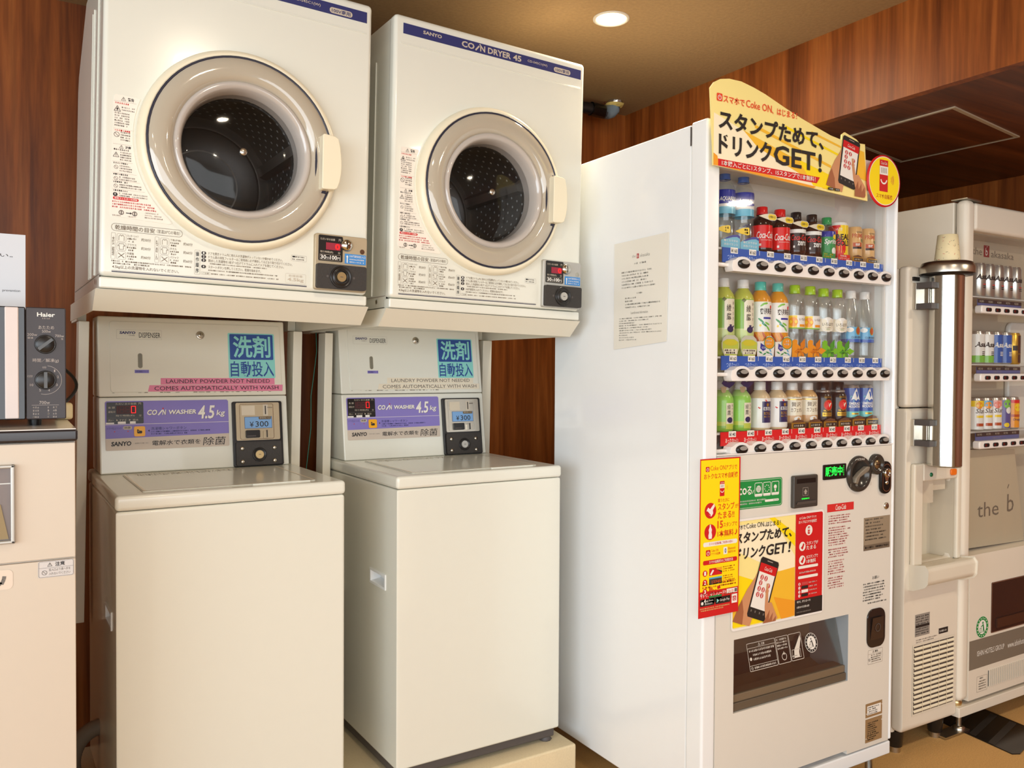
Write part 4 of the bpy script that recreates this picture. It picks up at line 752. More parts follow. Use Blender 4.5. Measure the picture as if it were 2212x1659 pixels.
for v, t1, t2 in ((.742, 'スタンプが', 'たまる'), (.705, '15スタンプで', '1本無料')): b.disc(.3575, v, .0125, w, WH, 22); b.poly([(.351, v-.004), (.357, v+.002), (.361, v+.009), (.365, v+.005), (.362, v-.002), (.359, v-.009)], w+.0003, RED); b.text(t1, .374, .420, v+.002, v+.0115, w, WH, .012); b.text(t2, .374, .412, v-.011, v, w, WH, .012)
for v in (.682, .655): b.rr(.342, .421, v, v+.0075, .003, w, WH)
b.dash(.347, .416, .669, .005, w, WH, rnd)
for i in range(4):
    v = .641-i*.0105; b.disc(.3475, v, .0042, w, WH, 14); b.text(str(i+1), .3462, .3488, v-.0027, v+.0027, w+.0003, RED, .02); b.rect(.356, .382, v-.0035, v+.0045, w, (RED2, K, WH, K)[i]); b.dash(.385, .418, v-.001, .0035, w, WH, rnd)
b.text('今すぐ、ダウンロード!!', .338, .392, .5900, .5970, w, WH, .012); b.dash(.338, .39, .576, .006, w, WH, rnd); b.dash(.338, .395, .564, .0035, w, KL, rnd)
b.build('advert_panel', V, label='framed yellow and red advert with a hand and phone')
# printed notes
b = MB(front(0, .0015, 0)); w = .0007; b.rect(.4592, .5714, .8243, .8461, w, mat('ink_cola_red', (212, 46, 44), .5, noise=0)); b.text('Coca-Cola', .4935, .5375, .8280, .8425, w+.0003, WH, .01, .3)
v = .8105
for blk, n, ln in ((RED2, 4, .105), (RED2, 8, .10), (RED2, 4, .095), (RED2, 6, .075), (RED2, 5, .07)):
    for i in range(n): b.dash(.4655, .4655+ln*rnd.uniform(.7, 1), v, .0042, w, blk, rnd); v -= .0068
    v -= .0055
b.build('instruction_print', V)
b = MB(front(0, .0015, 0)); w = .0007; b.text('お願い', .659, .689, .6145, .6235, w, K)
for i in range(7): b.dash(.618, .7285-rnd.random()*.03, .602-i*.0078, .0048, w, K, rnd)
b.dash(.640, .726, .5455, .0045, w, K, rnd); b.build('request_print', V)
b = MB(front(0, .0015, 0)); b.slab(.6173, .7355, .7006, .7947, 0, .0008, mat('taupe_label', (150, 134, 112), .5)); w = .0011
for i in range(7): b.dash(.624, .729-rnd.random()*.04, .786-i*.0095, .0050, w, K, rnd)
b.rect(.6173, .7355, .7006, .7165, w, ink('dark_taupe', (112, 98, 82))); b.dash(.624, .73, .7055, .007, w+.0003, K, rnd); b.build('contact_label', V)
b = MB(front(0, .0015, 0)); b.rframe(.6440, .7100, .3695, .4105, .0005, .002, .0007, KB); warn_tri(b, .668, .4045, .0035, .0007, K); b.text('警告', .675, .689, .4012, .4075, .0007, K, .01); b.rect(.6440, .7100, .3985, .3989, .0007, KB); no_sign(b, .6505, .382, .004, .0007, K)
for i in range(4): b.dash(.658, .707, .3925-i*.006, .0038, .0007, KB, rnd)
b.build('caution_print', V)
for z0, z1, wh in ((.2165, .2565, True), (.1440, .2115, False)):
    b = MB(front(0, .0015, 0)); b.slab(.6365, .7110, z0, z1, 0, .0010, mat('bronze_plate', (158, 128, 90), .45, metal=.2))
    if wh: b.rect(.6425, .7045, z0+.007, z1-.007, .0013, WH)
    for i in range(4 if wh else 9): b.dash(.645, .702-rnd.random()*.02, z1-.014-i*.006, .0042, .0016, K, rnd)
    for u, v in ((.639, z0+.012), (.7085, z1-.012)): b.disc(u, v, .0016, .0016, WH, 8)
    b.build('rating_plate', V)
# product outlet
c = MB(); yb = .135
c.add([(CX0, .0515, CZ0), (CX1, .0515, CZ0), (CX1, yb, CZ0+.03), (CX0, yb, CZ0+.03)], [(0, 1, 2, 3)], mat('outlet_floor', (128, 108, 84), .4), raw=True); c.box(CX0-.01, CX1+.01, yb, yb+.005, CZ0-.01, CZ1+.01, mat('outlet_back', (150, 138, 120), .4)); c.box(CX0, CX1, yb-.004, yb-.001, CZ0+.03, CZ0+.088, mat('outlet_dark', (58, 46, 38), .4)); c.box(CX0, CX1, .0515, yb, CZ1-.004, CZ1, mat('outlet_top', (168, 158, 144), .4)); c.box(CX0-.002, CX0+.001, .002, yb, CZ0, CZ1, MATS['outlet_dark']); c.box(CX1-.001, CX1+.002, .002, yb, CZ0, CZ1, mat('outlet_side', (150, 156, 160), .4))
c = c.build('outlet', V)
for u in (.197, .498):
    b = MB(front(0, yb-.004, 0)); b.lathe(u, CZ0+.088, [(.017, 0), (.017, .014), (.013, .016), (.010, .014), (.009, .004), (.0001, .003)], 20, m=DKGREY); b.build('stopper', c)
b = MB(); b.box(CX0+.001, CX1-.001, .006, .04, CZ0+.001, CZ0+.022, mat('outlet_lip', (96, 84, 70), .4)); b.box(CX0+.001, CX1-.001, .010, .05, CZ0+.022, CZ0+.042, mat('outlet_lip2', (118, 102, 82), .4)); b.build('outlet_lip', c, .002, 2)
fm_ = lambda u, v, w: (u, .050-(v-CZ1)*-.23-w, v)
b = MB(fm_); b.solid([(CX0+.004, CZ0+.044), (CX1-.004, CZ0+.044), (CX1-.004, CZ1-.006), (CX0+.004, CZ1-.006)], 0, .003, ACRYL); w = .0034
fl = b.build('flap', c)
b = MB(fm_); LI = mat('ink_flap', (226, 218, 206), .5, noise=0); b.rframe(.192, .298, .425, .494, .0012, .003, w, LI); b.rframe(.300, .349, .425, .494, .0012, .003, w, LI); b.rframe(.351, .400, .425, .494, .0012, .003, w, LI); b.rect(.192, .298, .481, .4818, w, LI); b.rect(.192, .298, .438, .4388, w, LI)
warn_tri(b, .238, .4872, .0040, w, LI); b.text('注意', .245, .258, .484, .4905, w, LI, .01)
for i in range(3): b.dash(.210 if i else .198, .294-.01*i, .471-i*.0105, .0062, w, LI, rnd)
b.disc(.201, .455, .0042, w, LI, 12); b.dash(.210, .294, .429, .0062, w, LI, rnd); no_sign(b, .201, .432, .0038, w, LI)
for i in range(4): b.dash(.304, .345, .484-i*.0075, .0052, w, LI, rnd)
b.ring(.325, .442, .008, .0095, w, LI, 16); b.poly([(.3225, .447), (.3275, .447), (.325, .456)], w, LI); b.rect(.355, .375, .436, .438, w, LI); b.frame(.357, .390, .431, .453, .001, w, LI); b.poly([(.362, .431), (.366, .452), (.396, .487), (.397, .476), (.384, .445), (.384, .431)], w, LI)
b.disc(.437, .460, .0255, w, WH, 32); b.disc(.437, .460, .024, w+.0003, K, 32); b.disc(.437, .460, .0175, w+.0006, WH, 32); b.disc(.437, .470, .0022, w+.0009, K, 10); b.line(.438, .466, .441, .455, .0035, w+.0009, K); b.line(.441, .455, .444, .448, .002, w+.0009, K); b.line(.440, .456, .439, .448, .002, w+.0009, K); b.line(.438, .465, .431, .461, .0018, w+.0009, K); b.frame(.427, .434, .447, .458, .0009, w+.0009, K)
for i in range(14): a = math.radians(20+i*24.6); b.disc(.437+.0207*math.cos(a), .460+.0207*math.sin(a), .0016, w+.0006, WH, 6)
b.build('flap_print', fl)
c = MB(front(0, .0015, 0)); c.slab(.6360, .7170, .4170, .5290, -.001, .004, mat('smoky_black', (44, 34, 30), .18), .026); c = c.build('coin_return', V, .002, 2)
b = MB(front(0, .0015, 0)); b.add([(.648, .440, .0042), (.706, .440, .0042), (.702, .505, .009), (.652, .505, .009)], [(0, 1, 2, 3)], mat('return_flap', (52, 36, 32), .15)); b.ring(.677, .475, .010, .012, .0085, DKGREY, 16); b.build('return_flap', c)
# hotel notice on the side
nf = lambda u, v, w: (-w, .364-u, v)
b = MB(nf); b.prism([(0, 1.270), (.2215, 1.288), (.228, 1.571), (0, 1.567)], -.0005, .0008, mat('notice_film', (232, 229, 218), .25, noise=0)); w = .0011; NG = mat('ink_notice', (158, 156, 148), .5, noise=0); HB = mat('ink_hotel', (176, 60, 60), .5, noise=0)
b.text('the', .079, .094, 1.520, 1.528, w, NG); b.rect(.0985, .108, 1.5165, 1.5295, w, HB); b.text('b', .1015, .1055, 1.519, 1.5275, w+.0003, WH); b.text('akasaka', .1125, .153, 1.519, 1.528, w, NG); b.dash(.088, .143, 1.5005, .006, w, NG, rnd)
for i in range(6): b.dash(.034, .205-rnd.random()*.06, 1.4805-i*.0085, .0052, w, NG, rnd)
b.dash(.10, .125, 1.4200, .005, w, NG, rnd)
for i in range(4): b.dash(.050, (.10, .085, .20, .158)[i], 1.4085-i*.0085, .005, w, NG, rnd)
b.text('Laundromat Information', .075, .147, 1.3665, 1.3735, w, NG, .01)
for i in range(10): b.dash(.024, .205 if i in (0, 3, 6) else .06+rnd.random()*.12, 1.3535-i*.0066, .004, w, NG, rnd)
b.dash(.10, .120, 1.2915+.006, .004, w, NG, rnd) if False else None
for i in range(5): b.dash(.038, .10+rnd.random()*.09, 1.2985+.0-i*.0058+.0, .0036, w, NG, rnd) if False else None
b.build('notice_sheet', V, label='pale printed hotel notice taped to the side')

# ---------------------------------------------------------------- drinks on show
def mixm(name, rgb, rough=.25, coat=.2): return mat('drink_'+name, rgb, rough, coat=coat, noise=0)
D_ = dict(cola=mixm('cola', (52, 28, 20), .12), red=mixm('red', (222, 26, 30)), black=mixm('black', (28, 24, 26)), white=mixm('white', (242, 240, 236)), blue=mixm('blue', (38, 54, 158)), lblue=mixm('lblue', (120, 196, 226)), cap_b=mixm('cap_blue', (62, 104, 186)),
          green=mixm('green', (44, 150, 84)), lgreen=mixm('lgreen', (128, 196, 74)), tea1=mixm('tea1', (190, 196, 84)), tea2=mixm('tea2', (138, 190, 66)), tea3=mixm('tea3', (206, 220, 140)), tea4=mixm('tea4', (196, 208, 84)), amber=mixm('amber', (222, 150, 44)), teal=mixm('teal', (86, 200, 184)), lime=mixm('lime', (172, 216, 44)),
          cream=mixm('cream', (238, 230, 208)), tan=mixm('tan', (222, 178, 120)), milk=mixm('milk', (222, 196, 156)), navy=mixm('navy', (34, 38, 92)), yellow=mixm('yellow', (250, 214, 40)), orange=mixm('orange', (244, 158, 40)), sky=mixm('sky', (98, 176, 220)), emer=mixm('emer', (40, 92, 178)), aqua=mixm('aqua', (110, 206, 204)),
          silver=mat('drink_silver', (206, 204, 200), .28, metal=.85, noise=0), gold=mat('drink_gold', (214, 170, 66), .3, metal=.7, noise=0), hot=mixm('hot', (150, 212, 92)), latte=mixm('latte', (206, 162, 112)), purple=mixm('purple', (92, 84, 150)), rust=mixm('rust', (190, 80, 36)), olive=mixm('olive', (104, 116, 60)))
def profile(kind, h, r):
    if kind == 'pet': P = [(.80, 0), (.97, .02), (1, .05), (1, .28), (.95, .32), (.95, .37), (1, .41), (1, .70), (.97, .75), (.88, .80), (.68, .85), (.50, .88), (.46, .905)]
    elif kind == 'slim': P = [(.80, 0), (.97, .02), (1, .05), (1, .70), (.97, .75), (.86, .80), (.68, .84), (.52, .87), (.47, .885), (.46, .905)]
    elif kind == 'small': P = [(.82, 0), (.98, .03), (1, .07), (1, .60), (.97, .66), (.84, .73), (.58, .80), (.50, .83), (.48, .86)]
    elif kind == 'cola': P = [(.80, 0), (.97, .03), (1, .08), (1, .60), (.96, .66), (.80, .74), (.58, .79), (.5, .82), (.48, .86)]
    elif kind == 'tall': P = [(.80, 0), (.97, .02), (1, .05), (1, .45), (.95, .55), (.82, .68), (.64, .79), (.50, .87), (.46, .905)]
    elif kind == 'flask': P = [(.84, 0), (.98, .03), (1, .07), (1, .60), (.96, .66), (.78, .74), (.62, .78), (.60, .80)]
    else: P = [(.86, 0), (.90, .012), (1, .045), (1, .93), (.90, .975), (.88, 1.0)]
    return [(a*r, c*h) for a, c in P]
def ratz(P, z):
    for (r0, z0), (r1, z1) in zip(P, P[1:]):
        if z0 <= z <= z1: return r0+(r1-r0)*(z-z0)/max(z1-z0, 1e-6)
    return P[-1][0]
def cylmap(P, dz=.0):
    return lambda u, v, w: ((ratz(P, v)+w)*math.sin(u/ratz(P, v)), -(ratz(P, v)+w)*math.cos(u/ratz(P, v)), v)
def band(b, P, z0, z1, m, off=.0004, n=28):
    zs = [z0]+[z for r, z in P if z0 < z < z1]+[z1]; b.lz(0, 0, [(ratz(P, z)+off, z) for z in zs], m, n=n)
def patch(b, P, u0, u1, v0, v1, w, m, k=8):  # rectangle wrapped round the bottle
    f = cylmap(P); zs = [v0+(v1-v0)*j/4 for j in range(5)]
    b.add([f(u0+(u1-u0)*i/k, z, w) for z in zs for i in range(k+1)], [(j*(k+1)+i, j*(k+1)+i+1, (j+1)*(k+1)+i+1, (j+1)*(k+1)+i) for j in range(4) for i in range(k)], m, True, raw=True)
def blob(b, P, u, v, ru, rv, w, m, n=18, rot=0.0):
    f = cylmap(P); c, s_ = math.cos(rot), math.sin(rot)
    Q = [(u+ru*math.cos(2*PI*i/n)*c-rv*math.sin(2*PI*i/n)*s_, v+ru*math.cos(2*PI*i/n)*s_+rv*math.sin(2*PI*i/n)*c) for i in range(n)]
    b.add([f(u, v, w+.0002)]+[f(x, y, w) for x, y in Q], [(0, 1+i, 1+(i+1) % n) for i in range(n)], m, raw=True)
def wtext(b, P, s_, u0, u1, v0, v1, w, m, bold=0., shear=0.):
    x = b.xf; b.xf = cylmap(P); b.text(s_, u0, u1, v0, v1, w, m, bold, shear); b.xf = x
def new_drink(kind):
    S = KIND[kind]; h, r = S['h'], S['r']; P = profile(S['p'], h, r)
    t = thing(S.get('name', 'drink_bottle'), kind, S.get('cat', 'bottle'))
    b = MB(); body = S['body']
    if isinstance(body, list):
        zz = 0
        for z1, m in body:
            zs = [zz*h]+[z for _, z in P if zz*h < z < z1*h]+[min(z1*h, P[-1][1])]; b.lz(0, 0, [(ratz(P, z), z) for z in zs], m, n=28); zz = z1
        b.lz(0, 0, [(P[0][0], 0), (.001, 0)], body[0][1], n=28)
    else: b.lz(0, 0, P, body, n=28, cap0=True)
    bo = b.build('body', t)
    top = P[-1]
    if S['p'] == 'can':
        b = MB(); b.lz(0, 0, [(top[0], top[1]), (top[0]-.0015, top[1]+.0012), (top[0]-.003, top[1]-.0005), (.0005, top[1]-.0005)], S.get('lid', D_['silver']), n=28); b.build('lid', t)
    else:
        rc = top[0]*1.12; b = MB(); b.lz(0, 0, [(rc, top[1]-.001), (rc, h-.0015), (rc-.0015, h), (.0005, h)], S['cap'], n=24)
        b.lz(0, 0, [(rc*1.06, top[1]-.004), (rc*1.06, top[1]-.0015)], S['cap'] if body is not PET else S['cap'], n=24)
        if S.get('ring'): b.lz(0, 0, [(rc*1.12, top[1]-.010), (rc*1.15, top[1]-.002), (rc*1.02, top[1])], D_['silver'], n=24)
        b.build('cap', t)
    if S.get('art'):
        b = MB(); S['art'](b, P, h); b.build('label', t)
    return t
def a_aqua(b, P, h):
    band(b, P, .44*h, .53*h, D_['lblue']); band(b, P, .53*h, .565*h, D_['white']); band(b, P, .565*h, .745*h, D_['blue'])
    f = cylmap(P)
    for i in range(10): u = -.028+i*.0055; b.add([f(u, .53*h, .0007), f(u+.0058, .53*h, .0007), f(u+.0058, (.53+.006*(i+1))*h*.985, .0007), f(u, (.53+.006*i)*h*.985, .0007)], [(0, 1, 2, 3)], D_['white'], raw=True)
    wtext(b, P, 'AQUARIUS', -.0235, .0235, .592*h, .655*h, .0009, D_['white'], .02, .2)
def a_cola(b, P, h):
    band(b, P, .10*h, .585*h, D_['red']); wtext(b, P, 'Coca-Cola', -.0255, .0225, .30*h, .45*h, .0009, D_['white'], .012, .3); wtext(b, P, 'Refreshing & Uplifting', -.014, .016, .25*h, .275*h, .0009, D_['white']); patch(b, P, -.019, -.0135, .14*h, .19*h, .0009, D_['white'], 3)
def a_zero(b, P, h):
    band(b, P, .10*h, .585*h, D_['black']); band(b, P, .50*h, .585*h, D_['white'], .0006); wtext(b, P, 'Coca-Cola', -.0245, .0225, .33*h, .46*h, .0009, D_['red'], .012, .3); wtext(b, P, 'zero', -.008, .019, .21*h, .31*h, .0009, D_['white'], .02); patch(b, P, -.019, -.0145, .16*h, .21*h, .0009, D_['white'], 3)
def a_sprite(b, P, h):
    band(b, P, .10*h, .53*h, D_['green']); band(b, P, .53*h, .66*h, D_['blue'], .0005); blob(b, P, .012, .53*h, .006, .007, .0008, D_['yellow']); wtext(b, P, 'Sprite', -.018, .020, .33*h, .48*h, .0009, D_['white'], .02, .2); blob(b, P, .010, .20*h, .008, .010, .0008, D_['white'])
def a_rg(b, P, h):
    band(b, P, .045*h, .92*h, D_['yellow']); f = cylmap(P)
    for i in range(14):
        z = .05*h+i*.062*h; patch(b, P, -.055, -.004+(.012*math.sin(i*.45)), z, z+.063*h, .0006, D_['red'], 8)
    wtext(b, P, 'REAL', -.020, .022, .52*h, .68*h, .001, D_['black'], .04); wtext(b, P, 'GOLD', -.020, .022, .36*h, .51*h, .001, D_['black'], .04); wtext(b, P, 'シャキッと元気!', -.024, -.004, .76*h, .85*h, .001, D_['white'], .01)
def a_prime(b, P, h):
    wtext(b, P, 'GEORGIA', -.006, .014, .82*h, .865*h, .0006, D_['black']); wtext(b, P, 'PRIME', -.017, .017, .68*h, .80*h, .0006, D_['rust'], .012); patch(b, P, -.015, .012, .42*h, .54*h, .0006, D_['rust']); patch(b, P, -.015, .012, .36*h, .42*h, .0006, D_['black']); wtext(b, P, '微糖', -.008, .005, .44*h, .52*h, .0009, D_['white'], .01); blob(b, P, .014, .60*h, .004, .006, .0006, D_['olive'], rot=.6)
def a_aya(b, P, h):
    patch(b, P, -.009, .024, .34*h, .73*h, .0006, D_['cream'], 10); wtext(b, P, '綾', -.0035, .0095, .57*h, .66*h, .0009, K, .008); wtext(b, P, '鷹', -.0035, .0095, .46*h, .55*h, .0009, K, .008)
    for i, ch in enumerate('あやたか'): wtext(b, P, ch, .0145, .0195, (.655-i*.065)*h, (.695-i*.065)*h, .0009, KG)
    blob(b, P, -.009, .725*h, .006, .006, .0009, D_['olive'], 4); blob(b, P, .008, .345*h, .0095, .0085, .0012, D_['navy']); blob(b, P, .0165, .375*h, .006, .002, .0012, D_['navy'], rot=.6); blob(b, P, .008, .395*h, .004, .002, .0012, D_['navy'])
def a_soken(b, P, h):
    band(b, P, .33*h, .73*h, D_['white']); wtext(b, P, '爽健美茶', -.013, .024, .565*h, .645*h, .0009, K, .012); patch(b, P, -.004, .02, .50*h, .525*h, .0009, D_['blue'], 5)
    for u, v, a, ru in ((-.010, .48, -.7, .010), (-.001, .425, -.6, .009), (.007, .44, -.5, .008), (.010, .375, -.9, .008), (-.006, .69, .6, .008), (.002, .705, .2, .006)): blob(b, P, u, v*h, ru, .0026, .0009, D_['green'] if ru > .0085 else D_['lgreen'], 12, a)
    blob(b, P, -.012, .415*h, .003, .003, .0009, D_['yellow']); blob(b, P, .020, .66*h, .004, .005, .0009, D_['red']); blob(b, P, -.004, .445*h, .0015, .0025, .0009, D_['sky'])
    for i in range(4): blob(b, P, -.022+i*.012, .25*h, .003, .018, .0005, D_['orange'] if i % 2 else D_['rust'], 14, .5)
def a_iro(b, P, h):
    band(b, P, .395*h, .58*h, D_['white']); band(b, P, .395*h, .41*h, D_['lgreen'], .0006); patch(b, P, -.04, -.006, .41*h, .575*h, .0006, D_['yellow']); blob(b, P, -.016, .49*h, .012, .013, .0009, D_['orange']); wtext(b, P, 'いろはす', .0, .026, .505*h, .54*h, .0009, K); patch(b, P, .001, .022, .42*h, .455*h, .0009, D_['orange'], 4)
def a_iro2(b, P, h):
    patch(b, P, -.045, .045, .38*h, .56*h, .0004, D_['cream'], 20); blob(b, P, .0, .475*h, .0215, .021, .0007, D_['white']); wtext(b, P, 'いろはす', -.016, .017, .455*h, .505*h, .0010, K); wtext(b, P, 'I LOHAS', -.007, .008, .425*h, .440*h, .0010, KG); wtext(b, P, '天然水', -.005, .006, .40*h, .418*h, .0010, D_['green'])
def a_club(b, P, h):
    band(b, P, .24*h, .46*h, D_['sky']); band(b, P, .24*h, .285*h, D_['emer'], .0006); blob(b, P, -.015, .42*h, .010, .007, .0007, D_['white']); blob(b, P, .009, .405*h, .008, .012, .0009, D_['gold']); blob(b, P, .009, .405*h, .0055, .009, .0012, D_['rust']); wtext(b, P, 'CLUB SODA', -.012, .022, .295*h, .325*h, .0010, D_['navy'], .015)
def a_ayah(b, P, h):
    patch(b, P, -.002, .024, .15*h, .57*h, .0006, D_['cream'], 8); wtext(b, P, '綾', .001, .011, .44*h, .54*h, .0009, K); wtext(b, P, '鷹', .001, .011, .33*h, .43*h, .0009, K)
    for i, ch in enumerate('あやたか'): wtext(b, P, ch, .0145, .0185, (.50-i*.07)*h, (.545-i*.07)*h, .0009, KG)
    blob(b, P, .009, .235*h, .0085, .0075, .0012, D_['navy']); patch(b, P, -.003, .020, .055*h, .16*h, .0009, D_['tea4'], 6)
def a_kocha(b, P, h):
    band(b, P, .05*h, .66*h, D_['white']); patch(b, P, -.006, .042, .155*h, .595*h, .0007, D_['navy'], 12); wtext(b, P, '紅茶花伝', -.003, .022, .405*h, .485*h, .0010, D_['white'], .012); wtext(b, P, 'ROYAL', -.001, .019, .315*h, .38*h, .0010, D_['gold'], .015); wtext(b, P, 'MILK TEA', -.001, .019, .265*h, .295*h, .0010, D_['gold'], .01); blob(b, P, .010, .525*h, .004, .0045, .0010, D_['gold'])
    f = cylmap(P); b.add([f(-.017, .47*h, .0012), f(-.012, .44*h, .0012), f(.008, .60*h, .0012), f(.004, .635*h, .0012)], [(0, 1, 2, 3)], D_['red'], raw=True)
def a_cafe(b, P, h):
    band(b, P, .04*h, .66*h, D_['cream']); band(b, P, .04*h, .20*h, D_['latte'], .0006); band(b, P, .585*h, .605*h, D_['gold'], .0006); wtext(b, P, 'GEORGIA', -.012, .012, .60*h+.004, .66*h, .0010, K); wtext(b, P, '贅沢', -.014, .013, .42*h, .53*h, .0010, KB); wtext(b, P, 'カフェオレ', -.015, .020, .285*h, .39*h, .0010, KB); blob(b, P, .004, .12*h, .011, .007, .0010, D_['white']); blob(b, P, .006, .125*h, .004, .003, .0013, D_['latte'])
def a_black(b, P, h):
    wtext(b, P, 'GEORGIA', -.008, .014, .60*h, .645*h, .0008, D_['gold']); blob(b, P, .004, .43*h, .0145, .0155, .0008, D_['rust']); blob(b, P, .004, .43*h, .012, .013, .0010, D_['red']); f = cylmap(P); b.add([f(.006, .37*h, .0013), f(.013, .48*h, .0013), f(.002, .49*h, .0013)], [(0, 1, 2)], D_['cream'], raw=True); wtext(b, P, 'BLACK', -.010, .016, .27*h, .31*h, .0008, D_['gold'], .01); patch(b, P, -.013, .016, .15*h, .245*h, .0008, D_['gold'], 5); wtext(b, P, '香るブラック', -.011, .014, .175*h, .225*h, .0011, K, .01)
def a_emer(b, P, h):
    band(b, P, .045*h, .92*h, D_['emer']); band(b, P, .045*h, .22*h, D_['aqua'], .0006); f = cylmap(P)
    b.add([f(-.022, .46*h, .0008), f(-.012, .70*h, .0008), f(-.004, .62*h, .0008), f(-.004, .46*h, .0008)], [(0, 1, 2, 3)], D_['aqua'], raw=True)
    b.add([f(-.012, .56*h, .0010), f(-.002, .84*h, .0010), f(.003, .92*h, .0010), f(.012, .66*h, .0010), f(.018, .56*h, .0010), f(.008, .60*h, .0010), f(.002, .54*h, .0010), f(-.005, .60*h, .0010)], [(0, 1, 6, 7), (1, 2, 3, 6), (3, 4, 5, 6)], D_['white'], raw=True)
    wtext(b, P, 'EMERALD', -.017, .019, .42*h, .50*h, .0012, D_['white'], .03); wtext(b, P, 'MOUNTAIN', -.018, .019, .33*h, .41*h, .0012, D_['white'], .03); patch(b, P, -.010, .012, .13*h, .18*h, .0010, D_['gold'], 4)
def beer(txt, base, tm, lower=None, up=None):
    def f(b, P, h):
        if base: band(b, P, .045*h, .92*h, base)
        if up: band(b, P, .62*h, .92*h, up, .0006)
        if lower: band(b, P, .045*h, .26*h, lower, .0006)
        wtext(b, P, txt, -.022, .034, .52*h, .68*h, .0010, tm, .03, .25)
        for i in range(3): patch(b, P, .002, .018, (.36-i*.05)*h, (.385-i*.05)*h, .0008, D_['red'] if base is None and i == 0 else tm, 3)
    return f
def a_gold(b, P, h):
    patch(b, P, .002, .06, .05*h, .92*h, .0007, mixm('maroon', (74, 34, 24)), 12); patch(b, P, -.016, .000, .44*h, .60*h, .0010, K, 5); wtext(b, P, 'PREMIUM', -.004, .016, .30*h, .36*h, .0011, D_['gold'])
def fruit(c1, c2):
    def f(b, P, h):
        band(b, P, .045*h, .92*h, D_['white']); patch(b, P, -.036, .036, .74*h, .92*h, .0006, c2, 16); blob(b, P, -.004, .78*h, .012, .012, .0009, c1); wtext(b, P, 'Slat', -.016, .018, .54*h, .68*h, .0010, K, 0., .2); patch(b, P, -.013, .013, .40*h, .47*h, .0009, D_['yellow'], 5); patch(b, P, -.013, .014, .14*h, .23*h, .0009, D_['rust'], 5)
    return f
def a_purple(b, P, h):
    band(b, P, .045*h, .92*h, D_['purple']); blob(b, P, .000, .80*h, .014, .016, .0009, D_['lgreen']); blob(b, P, .004, .60*h, .010, .012, .0009, D_['white']); blob(b, P, -.002, .14*h, .010, .008, .0009, D_['yellow'])
def a_orange(b, P, h):
    band(b, P, .045*h, .92*h, D_['orange']); band(b, P, .82*h, .92*h, D_['red'], .0006); blob(b, P, .006, .68*h, .014, .014, .0009, D_['yellow']); patch(b, P, -.018, .02, .38*h, .46*h, .0009, D_['rust'], 6); wtext(b, P, 'Orange', -.012, .020, .24*h, .34*h, .0010, D_['navy'], .01, .2)
BR = mixm('hot_neck', (176, 214, 120)); CN = 'drink_can'
KIND = dict(
    aqua=dict(p='pet', h=.203, r=.028, body=PET, cap=D_['cap_b'], art=a_aqua), cola=dict(p='cola', h=.124, r=.0275, body=D_['cola'], cap=D_['red'], art=a_cola), zero=dict(p='cola', h=.119, r=.0265, body=D_['cola'], cap=D_['black'], art=a_zero),
    sprite=dict(p='small', h=.121, r=.0255, body=PET, cap=D_['green'], art=a_sprite), rg=dict(p='can', h=.106, r=.0265, body=D_['white'], lid=D_['white'], art=a_rg, name=CN, cat='can'), prime=dict(p='can', h=.100, r=.0225, body=D_['tan'], lid=D_['white'], art=a_prime, name=CN, cat='can'),
    aya=dict(p='slim', h=.203, r=.029, body=[(.20, D_['tea4']), (.36, D_['tea3']), (.74, D_['tea2']), (.91, D_['tea1'])], cap=D_['white'], art=a_aya), soken=dict(p='slim', h=.201, r=.029, body=D_['amber'], cap=D_['teal'], art=a_soken),
    iro=dict(p='pet', h=.2, r=.0275, body=PET, cap=D_['lime'], art=a_iro), iro2=dict(p='pet', h=.197, r=.0275, body=PET, cap=D_['lime'], art=a_iro2), club=dict(p='tall', h=.197, r=.0275, body=PET, cap=D_['white'], art=a_club),
    ayah=dict(p='small', h=.131, r=.028, body=[(.12, D_['tea2']), (.2, D_['tea4']), (.70, D_['hot']), (.9, BR)], cap=D_['white'], art=a_ayah), kocha=dict(p='small', h=.129, r=.0285, body=D_['milk'], cap=D_['white'], art=a_kocha), cafe=dict(p='small', h=.112, r=.027, body=D_['tan'], cap=D_['white'], art=a_cafe),
    black=dict(p='flask', h=.114, r=.0255, body=D_['black'], cap=D_['black'], ring=True, art=a_black), emer=dict(p='can', h=.097, r=.0235, body=D_['silver'], art=a_emer, name=CN, cat='can'),
    ag=dict(p='can', h=.116, r=.0265, body=D_['silver'], art=beer('Asahi', None, K), name=CN, cat='can'), gr=dict(p='can', h=.112, r=.0265, body=D_['silver'], art=beer('Asahi', D_['white'], K, D_['lgreen']), name=CN, cat='can'), bl=dict(p='can', h=.112, r=.0265, body=D_['silver'], art=beer('Asahi', D_['emer'], D_['white']), name=CN, cat='can'),
    go=dict(p='can', h=.112, r=.0265, body=D_['gold'], art=a_gold, name=CN, cat='can'), sl=dict(p='can', h=.113, r=.0265, body=D_['silver'], art=fruit(D_['orange'], D_['yellow']), name=CN, cat='can'), sl2=dict(p='can', h=.113, r=.0265, body=D_['silver'], art=fruit(D_['orange'], D_['sky']), name=CN, cat='can'), sl3=dict(p='can', h=.113, r=.0265, body=D_['silver'], art=fruit(mixm('peach', (240, 130, 110)), mixm('pinkish', (240, 170, 160))), name=CN, cat='can'),
    pu=dict(p='can', h=.113, r=.0265, body=D_['silver'], art=a_purple, name=CN, cat='can'), og=dict(p='can', h=.113, r=.0265, body=D_['silver'], art=a_orange, name=CN, cat='can'))
PROTO = {}
